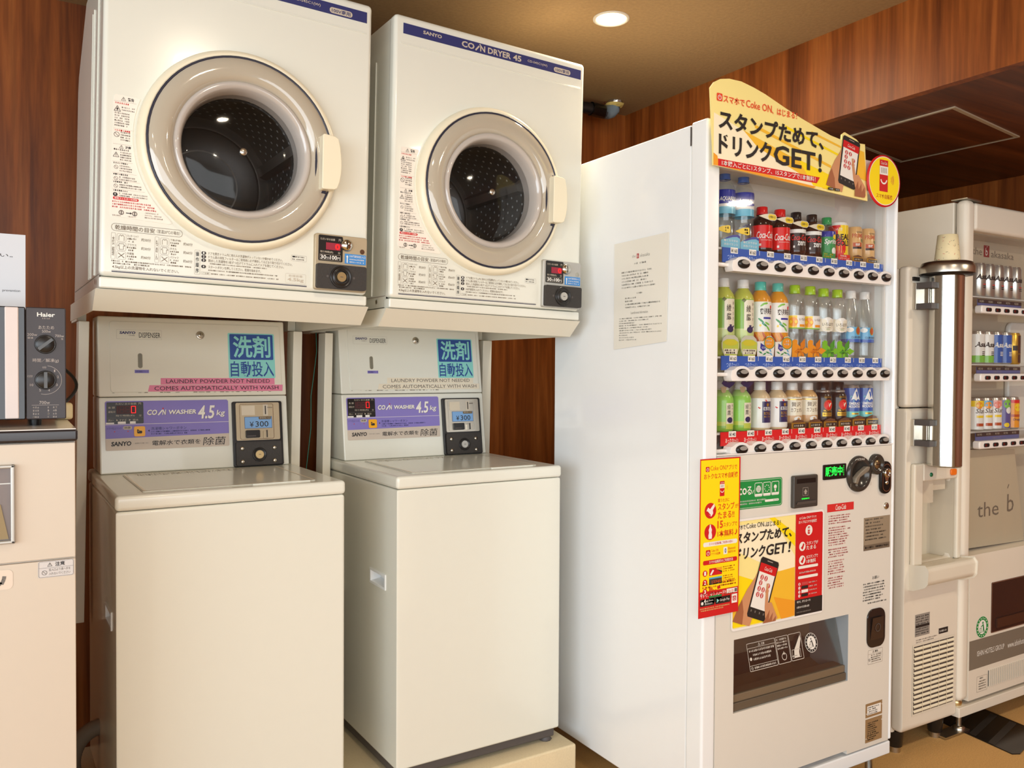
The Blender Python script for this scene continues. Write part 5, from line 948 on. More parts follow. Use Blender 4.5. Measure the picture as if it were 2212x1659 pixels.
def drink(kind, loc, label, group, rz=-.38):
    if kind not in PROTO: r = PROTO[kind] = new_drink(kind)
    else:
        src = PROTO[kind]; r = src.copy(); COL.objects.link(r)
        for ch in list(src.children):
            c = ch.copy(); COL.objects.link(c); c.parent = r
    r.matrix_world = Matrix.Translation(Vector(loc)) @ Matrix.Rotation(rz, 4, 'Z'); r['label'] = label; r['group'] = group
    return r
DY = VY_+.0715
for row, zs, grp, items in ((0, 1.5275, 'drinks in the top row', [
        (.1300, 'aqua', 'sports drink bottle with blue label, leftmost in the top row'), (.1985, 'aqua', 'sports drink bottle with blue label, second in top row beside the red colas'),
        (.2690, 'cola', 'red label cola bottle standing next to the sports drinks'), (.3380, 'cola', 'red label cola bottle standing next to the black label colas'),
        (.4025, 'zero', 'black label zero cola bottle next to the red label colas'), (.4675, 'zero', 'black label zero cola bottle next to the green capped bottle'),
        (.5300, 'sprite', 'green capped lemon soda bottle with green and blue label'), (.5825, 'rg', 'red and yellow energy drink can with a white lid'),
        (.6515, 'prime', 'tan coffee can next to the red and yellow can'), (.7090, 'prime', 'tan coffee can at the right end of the top row')]),
    (1, 1.2500, 'drinks in the middle row', [
        (.1300, 'aya', 'green tea bottle with cream label, leftmost in the middle row'), (.2010, 'aya', 'green tea bottle with cream label beside the turquoise capped blend teas'),
        (.2660, 'soken', 'turquoise capped blend tea bottle next to the green tea'), (.3330, 'soken', 'turquoise capped blend tea bottle next to the orange flavoured water'),
        (.4010, 'iro', 'lime capped water bottle with orange label, next to the blend tea'), (.4640, 'iro', 'lime capped water bottle with orange label, second of its pair'),
        (.5200, 'iro2', 'lime capped water bottle with plain white label, next to the orange one'), (.5800, 'iro2', 'lime capped water bottle with plain white label, next to the soda'),
        (.6400, 'club', 'white capped slender soda bottle with sky blue label, inner one'), (.7020, 'club', 'white capped slender soda bottle at the right end of the middle row')]),
    (2, 1.0545, 'hot drinks in the bottom row', [
        (.1310, 'ayah', 'small hot green tea bottle, leftmost in the bottom row'), (.1960, 'ayah', 'small hot green tea bottle next to the white labelled milk tea'),
        (.2680, 'kocha', 'milk tea bottle with navy panel and red ribbon next to green tea'), (.3340, 'kocha', 'milk tea bottle with navy panel and red ribbon next to tan cafe bottle'),
        (.3950, 'cafe', 'tan cafe au lait bottle next to the milk tea'), (.4590, 'cafe', 'tan cafe au lait bottle next to the black coffee'),
        (.5230, 'black', 'black coffee bottle with orange emblem next to the tan bottle'), (.5870, 'black', 'black coffee bottle with orange emblem next to the blue can'),
        (.6470, 'emer', 'blue coffee can with white mountain next to the black bottle'), (.7080, 'emer', 'blue coffee can with white mountain, rightmost in bottom row')])):
    for i, (x, kd, lb) in enumerate(items):
        z = zs+(.0135 if kd in ('cafe', 'black') else (.020 if kd == 'emer' else .004 if kd in ('zero', 'rg', 'prime') else 0))
        if z > zs:
            pass
        drink(kd, (VX+x, DY, z), lb, grp)
# low display plinths that lift the coffees
def riser(x0, x1, zs, h, label, m):
    b = MB(); b.box(x0, x1, .050, .1, 0, h, m); o = b.build('display_riser'); o.location = (VX, VY_, zs); tag(o, label, 'display stand')
BEAN = mat('coffee_beans', (104, 66, 44), .6, noise=.6, scale=420, bump=.8)
riser(.366, .618, 1.0545, .0135, 'brown bean covered step under the coffee bottles', BEAN); riser(.622, .736, 1.0545, .020, 'brown bean covered step under the blue coffee cans', BEAN)
riser(.373, .498, 1.5275, .004, 'thin white step under the black label colas', D_['white']); riser(.553, .736, 1.5275, .004, 'thin white step under the cans of the top row', D_['white'])
# ---------------------------------------------------------------- cards and tags among the drinks
def card(name, fn, x, z, label, cat, group, y=.0395, sx=1., sz=1.):
    b = MB(front(0, 0, 0)); fn(b); b.V = [(p*sx, q, r_*sz) for p, q, r_ in b.V]; o = b.build(name); o.location = (VX+x, VY_+y, z); return tag(o, label, cat, group)
def c_aqua(b):
    P = [(-.022, 0), (.021, 0), (.021, .030), (.015, .0335), (.006, .0325), (-.006, .027), (-.022, .017)]; b.solid(P, 0, .0012, D_['lblue']); b.poly([(-.018, .019), (-.006, .027), (.006, .0325), (.015, .0335), (.021, .030), (.021, .024), (.014, .028), (.004, .0265), (-.008, .022)], .0015, D_['blue']); b.text('動くカラダの', -.016, .016, .0145, .0205, .0015, D_['white'], .01); b.text('水分バランス', -.016, .016, .0055, .0115, .0015, D_['white'], .01)
def c_tag(b): 
    P = [(-.026+.0, .004), (-.010, .010), (.006, .013), (.018, .0125), (.022, .008), (.022, .001), (.017, -.003), (.006, -.0035), (-.010, .000)]; b.solid(P, 0, .001, D_['cream']); b.poly([(.002, .0118), (.017, .0112), (.0205, .0075), (.0205, .0015), (.0165, -.0018), (.002, -.002), (-.002, .005)], .0013, D_['yellow']); b.text('お手軽サイズ', .0015, .0185, .0022, .0078, .0016, K, .01)
def c_ytag(b): b.solid([(-.020, 0), (-.004, .008), (.010, .011), (.014, .010), (.015, -.004), (.009, -.006), (-.006, -.004)], 0, .001, D_['yellow']); b.dash(.002, .013, .003, .005, .0013, K, rnd); b.dash(.002, .012, -.003, .005, .0013, K, rnd)
def c_green(b): b.solid([(-.016, 0), (.016, 0), (.016, .015), (-.014, .018)], 0, .001, D_['green']); b.dash(-.012, .013, .0095, .005, .0013, D_['yellow'], rnd); b.dash(-.012, .013, .003, .005, .0013, D_['yellow'], rnd)
def c_red(b): b.solid([(-.019, 0), (.019, 0), (.019, .016), (-.019, .016)], 0, .001, D_['red']); b.text('元気系!', -.014, .008, .0090, .0145, .0013, D_['white'], .01); b.text('エナジードリンク', -.0165, .0165, .002, .0075, .0013, D_['white'], .01)
def c_bean(b): b.solid([(-.014, .010), (.016, .011), (.013, .019), (.002, .022), (-.010, .018)], -.004, -.0005, BEAN); b.solid([(-.017, 0), (.017, 0), (.017, .0145), (-.017, .0145)], 0, .001, D_['gold']); b.rect(-.0125, .0165, .0025, .0115, .0013, K); b.dash(-.011, .015, .0045, .005, .0016, D_['cream'], rnd)
def c_cup(b):
    P = [(-.013, 0), (.013, 0), (.019, .016), (.0195, .026), (.016, .036), (.009, .042), (-.009, .042), (-.016, .036), (-.0195, .026), (-.019, .016)]; b.solid(P, 0, .001, mixm('pale_card', (206, 206, 190))); b.poly([(-.012, .001), (.012, .001), (.018, .016), (.018, .028), (.008, .034), (-.008, .034), (-.018, .028), (-.018, .016)], .0013, D_['tea4']); b.poly(circ(0, .027, .015, 18, .006), .0016, mixm('tea_surface', (216, 206, 60))); b.rect(-.015, .015, .004, .0145, .0016, D_['cream']); b.dash(-.0135, .014, .0095, .0042, .0019, K, rnd); b.dash(-.010, .011, .0045, .0042, .0019, K, rnd)
def c_leaf(b):
    P = [(-.022, 0), (.019, 0), (.021, .028), (.019, .040), (.012, .046), (.003, .045), (-.006, .034), (-.022, .033)]; b.solid(P, 0, .001, D_['white']); b.poly(circ(.008, .0305, .012, 20, .014), .0013, D_['orange']); b.ring(.008, .0305, .0125, .0140, .0015, D_['green'], 20); b.dash(.000, .017, .033, .005, .0017, D_['white'], rnd); b.dash(.000, .017, .026, .005, .0017, D_['white'], rnd); b.poly([(-.014, .030), (-.004, .024), (-.001, .016), (-.008, .012), (-.015, .018)], .0013, D_['blue']); b.text('ゼロ', -.012, -.004, .0175, .0225, .0016, D_['white'], .01)
    for u, v, a in ((-.014, .009, -.5), (-.004, .006, .5), (.004, .009, -.4), (.012, .006, -.7), (.010, .014, -.9)):
        b.poly([(u+.006*math.cos(a), v+.006*math.sin(a)), (u+.002*math.sin(a), v-.002*math.cos(a)), (u-.006*math.cos(a), v-.006*math.sin(a)), (u-.002*math.sin(a), v+.002*math.cos(a))], .0013, D_['green'] if u < .01 else D_['sky'])
def c_star(col, dk):
    def f(b):
        b.solid([(-.021, 0), (-.006, 0), (-.006, .036), (-.014, .038), (-.021, .034)], -.001, 0, col); c = (.003, .013)
        for k in range(6):
            a = math.radians(90+60*k-25); L = (.030 if k in (0, 5) else .018); p = (c[0]+L*math.cos(a), max(c[1]+L*math.sin(a), .0)); q = math.radians(26)
            b.solid([c, (c[0]+L*.55*math.cos(a-q), max(c[1]+L*.55*math.sin(a-q), 0)), p, (c[0]+L*.55*math.cos(a+q), max(c[1]+L*.55*math.sin(a+q), 0))], .0002*k, .001+.0002*k, col if k % 2 else dk)
        for v in (.009, .015): b.dash(-.007, .014, v, .004, .0026, dk, rnd)
    return f
def c_bird(b):
    b.solid([(-.016, .010), (-.010, .018), (-.002, .013), (.010, .014), (.017, .012), (.012, .006), (.003, -.001), (-.008, .003)], 0, .001, D_['navy']); b.solid([(-.018, .002), (-.004, .002), (-.006, -.010), (-.009, -.012), (-.013, -.012), (-.016, -.010)], 0, .001, mixm('clay_cup', (178, 158, 128)))
def c_navy(b): b.solid([(-.026, 0), (.024, 0), (.026, .128), (-.010, .134), (-.026, .125)], 0, .001, D_['navy'])
G1 = 'cards among the drinks'
for x, n in ((.121, 'blue curved card in front of the leftmost sports drink'), (.190, 'blue curved card in front of the second sports drink')): card('display_card', c_aqua, x, 1.5275, n, 'card', G1, .0395, 1.55, 1.05)
for x, n in ((.099, 'yellow tag low on the leftmost sports drink bottle'), (.168, 'yellow tag low on the second sports drink bottle')): card('bottle_tag', c_ytag, x, 1.572, n, 'tag', 'yellow bottle tags', .041, 1.5, 1.2)
for x, n, z in ((.262, 'yellow tipped tag on the neck of the first red cola', 1.620), (.328, 'yellow tipped tag on the neck of the second red cola', 1.618), (.3885, 'yellow tipped tag on the neck of the first black cola', 1.613), (.4545, 'yellow tipped tag on the neck of the second black cola', 1.611)): card('bottle_tag', c_tag, x, z-.004, n, 'tag', 'tags on the cola necks', .043, 1.4, 1.1)
card('display_card', c_green, .500, 1.5275, 'small green card at the foot of the lemon soda', 'card', G1, .0395, 1.7, 1.); card('display_card', c_red, .566, 1.5275, 'small red card at the foot of the energy drink can', 'card', G1, .0395, 1.3)
for x, n in ((.626, 'black and gold card at the foot of the first tan can'), (.690, 'black and gold card at the foot of the last tan can')): card('display_card', c_bean, x, 1.5275, n, 'card', G1, .0395, 1.35, .9)
for x, n in ((.124, 'tea cup shaped card in front of the leftmost green tea'), (.191, 'tea cup shaped card in front of the second green tea')): card('display_card', c_cup, x, 1.2505, n, 'card', G1, .0395, 1.6, 1.28)
for x, n in ((.2545, 'white leafy card in front of the first blend tea'), (.322, 'white leafy card in front of the second blend tea')): card('display_card', c_leaf, x, 1.2505, n, 'card', G1, .0395, 1.5, 1.2)
OR2 = mixm('deep_orange', (226, 132, 30)); GR2 = mixm('deep_lime', (66, 160, 50)); LG2 = mixm('bright_lime', (122, 200, 50))
for x, n in ((.385, 'orange petal card in front of the first orange water'), (.448, 'orange petal card in front of the second orange water')): card('display_card', c_star(D_['orange'], OR2), x, 1.2505, n, 'card', G1, .0395, 1.35, 1.28)
for x, n in ((.508, 'green petal card in front of the first plain water'), (.571, 'green petal card in front of the second plain water')): card('display_card', c_star(LG2, GR2), x, 1.2505, n, 'card', G1, .0395, 1.35, 1.28)
for x, n in ((.124, 'navy bird and cup cutout by the leftmost hot green tea'), (.192, 'navy bird and cup cutout by the second hot green tea')): card('display_card', c_bird, x-.004, 1.169, n, 'card', G1, .042, 1.45, 1.1)
for x, n in ((.282, 'dark blue backing card behind the first milk tea'), (.346, 'dark blue backing card behind the second milk tea')): card('display_card', c_navy, x-.004, 1.0548, n, 'card', G1, .1035)
for x, n in ((.384, 'first'), (.453, 'second')): card('display_card', c_bean, x, 1.0550, 'gold framed black card before the %s tan cafe bottle' % n, 'card', G1, .0395, 1.6, 1.15)
for x, n in ((.516, 'first'), (.5785, 'second')): card('display_card', c_bean, x, 1.0550, 'gold framed black card before the %s black coffee bottle' % n, 'card', G1, .0395, 1.6, 1.15)
for x, n in ((.6395, 'first'), (.701, 'second')): card('display_card', c_bean, x, 1.0550, 'gold framed black card before the %s blue coffee can' % n, 'card', G1, .0395, 1.6, 1.35)

# ---------------------------------------------------------------- cup and ice dispenser between the machines
IX0, IX1, IY = 2.372, 2.660, 1.585
t = thing('ice_dispenser', 'ivory ice and cup dispenser standing between the two vending machines', 'dispenser', loc=(IX0, IY, 0))
w_ = IX1-IX0; IV = mat('ivory_steel', (230, 222, 206), .35, noise=.01); IV2 = mat('ivory_plastic', (226, 218, 200), .35, noise=.01)
b = MB(); A = [(0, .080), (w_, .080), (w_, 1.0975), (0, 1.0975)]; H = [(.070, .607), (.253, .607), (.253, .866), (.070, .866)]
b.add([(u, v, 0) for u, v in A+H]+[(u, v, -.036) for u, v in A+H], [(i, (i+1) % 4, (i+1) % 4+4, i+4) for i in range(4)]+[(i+8, i+12, (i+1) % 4+12, (i+1) % 4+8) for i in range(4)]+[(i, i+8, (i+1) % 4+8, (i+1) % 4) for i in range(4)]+[(i+4, (i+1) % 4+4, (i+1) % 4+12, i+12) for i in range(4)], IV); b.build('lower_door', t, .012, 4)
b = MB(); b.box(0, w_, .0, .036, 1.1005, 1.540, IV); b.build('upper_door', t, .012, 4)
b = MB(); b.box(.004, .02, .037, .60, .07, 1.535, IV); b.box(w_-.02, w_-.004, .037, .60, .07, 1.535, IV); b.box(.02, w_-.02, .13, .60, .071, 1.534, IV); b.box(.02, w_-.02, .037, .14, 1.45, 1.534, IV); b.build('cabinet', t, .004)
for i, (x, y) in enumerate(((.04, .05), (w_-.035, .05), (.04, .53), (w_-.035, .53))):
    b = MB(); b.lz(x, y, [(.027, .072), (.022, .020), (.020, .018)], BLACK, n=16); b.lz(x, y, [(.017, .018), (.017, 0)], STEEL, n=16, cap1=True); b.build('leg', t)
f = front(0, 0, 0)
b = MB(f); b.frame(.048, .274, .126, .352, .006, .0015, IV2); b.rect(.054, .268, .132, .346, .0004, DKGREY)
for i in range(14): v = .1335+i*.0152; b.add([(.054, v, .0005), (.268, v, .0005), (.268, v+.0045, .005), (.054, v+.0045, .005), (.268, v+.0105, .0012), (.054, v+.0105, .0012)], [(0, 1, 2, 3), (3, 2, 4, 5)], CREAM2)
for u in (.096, .139, .182, .225): b.rect(u, u+.0022, .132, .346, .0052, CREAM2)
b.build('vent_grille', t)
c = MB(f); u0, u1, v0, v1 = .0235, .276, .545, .925
for a in ((u0, .070, v0+.06, v1), (.253, u1, v0+.06, v1), (.070, .253, .868, v1)): c.slab(*a, 0, .016, IV2)
P = [(0, v0-.010), (.016, v0-.008), (.050, v0+.008), (.058, v0+.018), (.060, v0+.056), (.052, v0+.066), (.016, v0+.060), (0, v0+.060)]
c.add([(u, v, w) for u in (u0, u1+.012) for w, v in P], [tuple(range(8)), tuple(range(15, 7, -1))]+[(i, (i+1) % 8, (i+1) % 8+8, i+8) for i in range(8)], IV2)
c = c.build('dispense_bay', t, .006, 3)
b = MB(f); RC = mat('bay_recess', (206, 196, 176), .4, noise=0); b.slab(.060, .260, v0+.05, .88, -.085, -.078, RC); b.slab(.0665, .0702, v0+.06, .868, -.08, .002, RC); b.slab(.2528, .256, v0+.06, .868, -.08, .002, RC); b.slab(.070, .253, .866, .869, -.08, .002, RC); b.slab(.070, .253, v0+.055, v0+.061, -.08, .002, RC); b.slab(.0703, .148, .795, .866, -.075, -.002, RC); b.slab(.148, .225, .832, .866, -.07, -.010, RC); b.build('recess', c)
b = MB(f); b.solid(rrpts(.208, .238, .880, .901, .007), .016, .022, mat('orange_button', (240, 120, 30), .3, noise=0)); b.build('button', c, .002, 2)
b = MB(f); b.lathe(.1075, .888, [(.007, .016), (.006, .019), (.0001, .0195)], 16, m=mat('green_lamp', (20, 110, 70), .3, noise=0)); b.build('indicator', c)
b = MB(f); w = .0007; b.rect(.060, .136, .376, .446, w, mat('ink_foil', (150, 144, 136), .4, noise=0))
for i in range(8): b.dash(.063, .133, .436-i*.0078, .005, w+.0003, K, rnd)
b.rect(.062, .134, .404, .412, w+.0005, K); b.rect(.186, .236, .366, .384, w, K); b.dash(.19, .232, .371, .007, w+.0003, WH, rnd); b.dash(.066, .18, .362, .0045, w, KL, rnd); b.dash(.066, .16, .355, .0045, w, KL, rnd); b.build('data_label', t)
# cup tube
tx, ty = 2.472-IX0, 1.522-IY
r = MB(); r.lz(tx, ty, [(.0495, .924), (.0495, .96), (.0488, 1.1), (.0495, 1.25), (.0490, 1.4), (.0495, 1.512)], CHROME, n=48); r.lz(tx, ty, [(.0495, .924), (.047, .920), (.047, .924)], CHROME, n=48)
r = r.build('cup_tube', t)
b = MB(); b.lz(tx, ty, [(.0495, 1.506), (.074, 1.508), (.078, 1.514)], BLACK, n=48); b.lz(tx, ty, [(.078, 1.514), (.0785, 1.532), (.072, 1.547), (.060, 1.551), (.052, 1.549), (.046, 1.535)], STEEL, n=48); b.build('collar', r)
for z in (1.445, 1.022):
    b = MB(); x0 = .022
    b.box(x0, x0+.024, -.012, .001, z-.040, z+.042, STEEL)
    for zz in (z-.040, z+.024): b.box(x0+.006, tx-.030, -.060, .0, zz, zz+.018, DKGREY)
    b.box(x0+.022, x0+.034, -.04, .0, z-.022, z+.024, CHROME)
    for zz in (z-.032, z+.034): b.add([(x0+.012+.0035*math.cos(a*PI/6), -.0125, zz+.0035*math.sin(a*PI/6)) for a in range(12)], [tuple(range(12))], CHROME, raw=True)
    b.build('bracket', t, .001, 2)
b = MB(); b.box(.02, .05, -.006, .0, 1.494, 1.506, BLACK); b.build('latch', t)
CUP = mat('patterned_paper_cup', (236, 220, 176), .6, noise=.04)
c = thing('paper_cup', 'patterned cream paper cup upside down on top of the steel tube', 'cup', loc=(IX0+tx, IY+ty, 1.545))
b = MB(); P = [(.0375, 0), (.0355, .02), (.0285, .088), (.0270, .0885), (.0265, .0865), (.0005, .0865)]; b.lz(0, 0, P, CUP, n=36); b.lz(0, 0, [(.0375, 0), (.0388, .0015), (.0375, .004)], CUP, n=36); b.build('cup_wall', c)
b = MB(); fmp = cylmap([(.0375, 0), (.0355, .02), (.0285, .088)]); rr_ = random.Random(4)
for i in range(70):
    u, v, a = rr_.uniform(-.09, .09), rr_.uniform(.006, .083), rr_.uniform(0, PI); l = rr_.uniform(.0015, .0032); c_, s_ = math.cos(a)*l, math.sin(a)*l
    b.add([fmp(u-c_-s_*.18, v-s_+c_*.18, .0004), fmp(u+c_-s_*.18, v+s_+c_*.18, .0004), fmp(u+c_+s_*.18, v+s_-c_*.18, .0004), fmp(u-c_+s_*.18, v-s_-c_*.18, .0004)], [(0, 1, 2, 3)], rr_.choice([KG, KG, RED2, KB]), raw=True)
b.build('cup_print', c)

# ---------------------------------------------------------------- hotel beer machine
HX, HY, HW = 2.664, 1.575, .72
t = thing('beer_vending_machine', 'ivory hotel vending machine with beer cans, at the right edge by the wall', 'vending machine', loc=(HX, HY, 0))
b = MB(); b.box(.003, .02, .047, .62, .10, 1.772, IV); b.box(.02, HW, .14, .62, .10, 1.772, IV); b.box(.02, HW, .047, .15, 1.69, 1.772, IV); b.box(.02, HW, .047, .15, .10, .59, IV); b.box(HW-.02, HW, .047, .15, .10, 1.772, IV); b.build('cabinet', t, .004)
b = MB(); b.box(.02, HW-.01, .02, .6, .085, .10, IV); b.box(.0, HW, .0, .03, .072, .105, IV); b.build('base_bar', t, .003)
b = MB(); b.box(.0, .052, .0, .044, .122, 1.776, IV); b.build('left_stile', t, .019, 5)
b = MB(); b.box(.0525, HW, .002, .044, 1.678, 1.770, IV); b.build('header', t, .012, 4)
b = MB(); b.box(.052, HW, .002, .044, .118, .6035, IV); b.build('lower_panel', t)
b = MB(); b.box(HW-.06, HW, .0, .044, .606, 1.676, IV); b.build('right_stile', t, .006)
b = MB(); wi0, wi1 = .0525, HW-.061; yb = .125
b.box(wi0-.03, wi1+.03, yb, yb+.004, .600, 1.68, mat('backing_greige', (196, 182, 160), .6, noise=.01)); b.box(wi0-.004, wi0-.001, .04, yb, .60, 1.68, GREYW); b.box(wi1+.001, wi1+.004, .04, yb, .60, 1.68, GREYW); b.box(wi0, wi1, .04, yb, .598, .602, GREYW); b.box(wi0, wi1, .04, yb, 1.678, 1.682, GREYW); b.build('display_box', t)
b = MB(); b.slab(.456, wi1, .945, 1.395, -.124, -.104, mat('inner_cover', (226, 222, 214), .35), .03); b.build('coin_box_cover', t, .008, 3)
k_ = 1.70/1.675; NGR = mat('ink_hotel_grey', (120, 112, 100), .5, noise=0); q = lambda X: X*k_-HX
b = MB(front(0, yb-.0005, 0)); zt = lambda z: 1.2157+(z-1.2157)*k_
b.text('the', q(2.868), q(2.926), zt(1.6225), zt(1.6470), .0, NGR); b.rect(q(2.936), q(2.971), zt(1.6180), zt(1.6590), .0, mat('ink_maroon', (150, 48, 52), .5, noise=0)); b.text('b', q(2.947), q(2.960), zt(1.6235), zt(1.6500), .0005, WH); b.line(q(2.954), zt(1.6525), q(2.958), zt(1.6570), .002, .0005, WH); b.text('akasaka', q(2.982), q(3.128), zt(1.6195), zt(1.6435), .0, NGR); b.build('hotel_sign', t)
RW = [(1.4215, 1.433, 1.4585, 1.4710, ['280', '280', '280', '270', '280']), (1.1930, 1.2065, 1.2300, 1.2400, ['210', '210', '210', '210', '280']), (.9660, .9785, 1.0060, 1.0085, ['190', '190', '190', '190', '190'])]
CXs = [2.8725, 2.9285, 2.9850, 3.0415, 3.0990]
for zb, z0, z1, zs, pr in RW:
    b = MB(); b.box(wi0, wi1, .05, yb, zs-.005, zs-.001, mat('shelf_white', (226, 224, 220), .4)); b.build('shelf', t)
    b = MB(front(0, .036, 0)); x0, x1 = 2.792-HX, 3.062-HX; b.slab(x0, x1, z0, z1, -.001, .001, mat('strip_violet', (98, 104, 156), .5, noise=0)); b.rect(x0, x1, z0+(z1-z0)*.5, z1, .0013, mat('strip_dark', (58, 48, 50), .5, noise=0))
    for i, p in enumerate(pr): u = x0+.010+i*.0535; b.text('¥'+p, u, u+.026, z1-.010, z1-.003, .0016, SILK)
    b.text('つめた〜い', x0+.10, x0+.15, z0+.003, z0+.010, .0013, KL); b.build('price_strip', t)
    b = MB(front(0, .02, 0)); b.slab(2.770-HX, wi1-.01, zb-.013, zb+.014, -.014, .012, PLASW, .008); p_ = b.build('button_bar', t, .005, 3)
    for i in range(9):
        x = 2.8095+i*.0545-HX; b = MB(front(0, .02, 0)); b.solid(rrpts(x-.015, x+.015, zb-.0065, zb+.0065, .0055), .011, .0155, BLACK); b.rect(x-.013, x-.003, zb-.004, zb+.004, .0158, mat('sold_out_lens', (96, 24, 22), .3, noise=0)); b.build('button', p_, .0015, 2)
b = MB(front(0, .034, 0)); b.rect(wi0-.004, wi1+.004, .602, 1.68, 0, PANE); b.build('window_pane', t)
b = MB(front(0, .056, 0)); z0_ = .612; b.solid([(wi0, z0_), (3.138-HX, z0_-.008), (3.066-HX, .937), (wi0, .950)], 0, .004, mat('greige_sheet', (204, 190, 164), .45, noise=.01)); w = .0044
b.text('the', 2.8385-HX, 2.970-HX, .7110, .7620, w, NGR); b.text('b', 3.0235-HX, 3.066-HX, .7160, .7790, w, NGR); b.line(3.0245-HX, .800, 3.0330-HX, .8140, .0045, w, NGR); b.build('poster', t)
b = MB(front(0, .002, 0)); tx0, tx1 = .1795, .60; b.slab(tx0, tx1, .326, .498, -.02, .001, mat('tray_dark', (58, 36, 30), .15), .004); b.rframe(tx0, tx1, .326, .498, .003, .004, .0018, mat('tray_rim', (120, 84, 66), .4, noise=0)); b.slab(tx0+.03, tx1-.06, .340, .372, .001, .006, mat('tray_wood', (72, 44, 32), .3)); b.build('pickup_door', t)
b = MB(front(0, .002, 0)); b.solid([(.054, .2195), (HW-.002, .2225), (HW-.002, .3170), (.054, .3170)], 0, .0008, mat('taupe_band', (124, 114, 100), .5, noise=.01)); b.text('ISHIN HOTELS GROUP', .099, .262, .2600, .2775, .0012, WH); b.text('www.ishinhotels.com', .283, .44, .2570, .2775, .0012, WH); b.build('name_band', t)
b = MB(front(0, .002, 0)); cu, cv = .127, .355; b.disc(cu, cv, .0365, .0006, WH, 32); b.ring(cu, cv, .024, .0355, .0009, MATS['eco_green'], 36)
for i in range(16): a = math.radians(18+i*22); b.disc(cu+.0298*math.cos(a), cv+.0298*math.sin(a), .0024, .0012, WH, 8)
b.disc(cu+.003, cv+.014, .004, .0012, GRN, 12); b.line(cu+.004, cv+.009, cu+.008, cv-.006, .006, .0012, GRN); b.line(cu+.008, cv-.005, cu+.013, cv-.018, .0035, .0012, GRN); b.line(cu+.007, cv-.005, cu+.004, cv-.018, .0035, .0012, GRN); b.line(cu+.003, cv+.007, cu-.008, cv+.001, .003, .0012, GRN); b.frame(cu-.015, cu-.005, cv-.018, cv-.002, .0016, .0012, GRN); b.build('recycling_mark', t)
b = MB(front(0, .002, 0)); b.rframe(.100, .162, .138, .190, .0006, .002, .0006, KB); b.dash(.118, .142, .180, .0055, .0006, K, rnd)
for i in range(4): b.dash(.112, .158, .170-i*.0085, .005, .0006, KB, rnd)
b.build('caution_print', t)
b = MB(front(0, .002, 0))
for i in range(36): u = .167+i*.0115; b.rect(u, u+.0042, .146, .200, .0006, BLACK if i % 5 < 2 else DKGREY); b.slab(u+.0046, u+.0110, .145, .201, 0, .003, IV2)
b.build('vent', t)
for x in (.065, HW-.06):
    b = MB(); b.lz(x, .04, [(.009, .016), (.009, .073)], STEEL, n=12); b.lz(x, .04, [(.020, .008), (.020, .018), (.010, .022)], STEEL, n=6, cap0=True, cap1=True); b.box(x-.105, x+.03, .02, .065, .004, .009, STEEL); b.build('levelling_foot', t)
b = MB(); b.lz(.028, .030, [(.018, .105), (.020, .116), (.016, .122)], BRASS, n=16); b.build('hinge', t)
b = MB(); b.add([(.0, .0, 1.7765), (.09, .004, 1.7735), (.09, .055, 1.7735), (.0, .055, 1.7765), (0, 0, 1.780), (.085, .004, 1.779), (.085, .055, 1.779), (0, .055, 1.780)], [(0, 3, 2, 1), (4, 5, 6, 7), (0, 1, 5, 4), (1, 2, 6, 5), (2, 3, 7, 6), (3, 0, 4, 7)], STEEL, raw=True); b.build('top_hinge_plate', t)
b = MB(); b.box(.0, .06, .46, .60, 1.772, 1.80, IV); b.build('rear_cap', t, .003)
for (zb, z0, z1, zs, pr), kinds, row in zip(RW, (('ag',)*5, ('gr', 'gr', 'bl', 'bl', 'go'), ('sl', 'sl2', 'sl3', 'pu', 'og')), ('top', 'middle', 'bottom')):
    lab = {'top': ['silver beer can, first in the top row of the hotel machine', 'silver beer can, second from the post in the hotel machine', 'silver beer can in the middle of its row in hotel machine', 'silver beer can, fourth in the top row of hotel machine', 'silver beer can, last in the top row of hotel machine'],
           'middle': ['white and green beer can half hidden by the machine post', 'white and green beer can next to the blue cans', 'blue beer can next to the white and green can', 'blue beer can next to the gold can', 'gold and maroon beer can at the end of its row'],
           'bottom': ['white can with yellow top and orange, first of the bottom row', 'white can with sky blue top and orange slice', 'white can with a peach pink top', 'purple can with a green citrus picture', 'orange can with a red top, last in its row']}[row]
    for i, kd in enumerate(kinds): drink(kd, (CXs[i], HY+.084, zs), lab[i], 'cans in the hotel machine')
b = MB(); P = [(2.711, 1.430), (2.735, 1.418), (2.955, 1.470), (2.985, 1.680), (2.975, 1.76), (2.775, 1.80), (2.76, 1.79)]
b.add([(x, y, z) for z in (.0004, .0036) for x, y in P], [tuple(range(6, -1, -1)), tuple(range(7, 14))]+[(i, (i+1) % 7, (i+1) % 7+7, i+7) for i in range(7)], MATS['black_foot_plate'], raw=True)
for k in range(3):
    y = 1.49+k*.07; b.add([(2.722+k*.012, y, .0039), (2.955+k*.008, y+.055, .0039), (2.957+k*.008, y+.080, .0039), (2.724+k*.012, y+.024, .0039)], [(0, 1, 2, 3)], mat('tread_rubber', (46, 42, 38), .5, noise=.3, scale=300), raw=True)
tag(b.build('foot_plate'), 'ridged glossy black plate on the carpet under the hotel machine', 'floor plate')

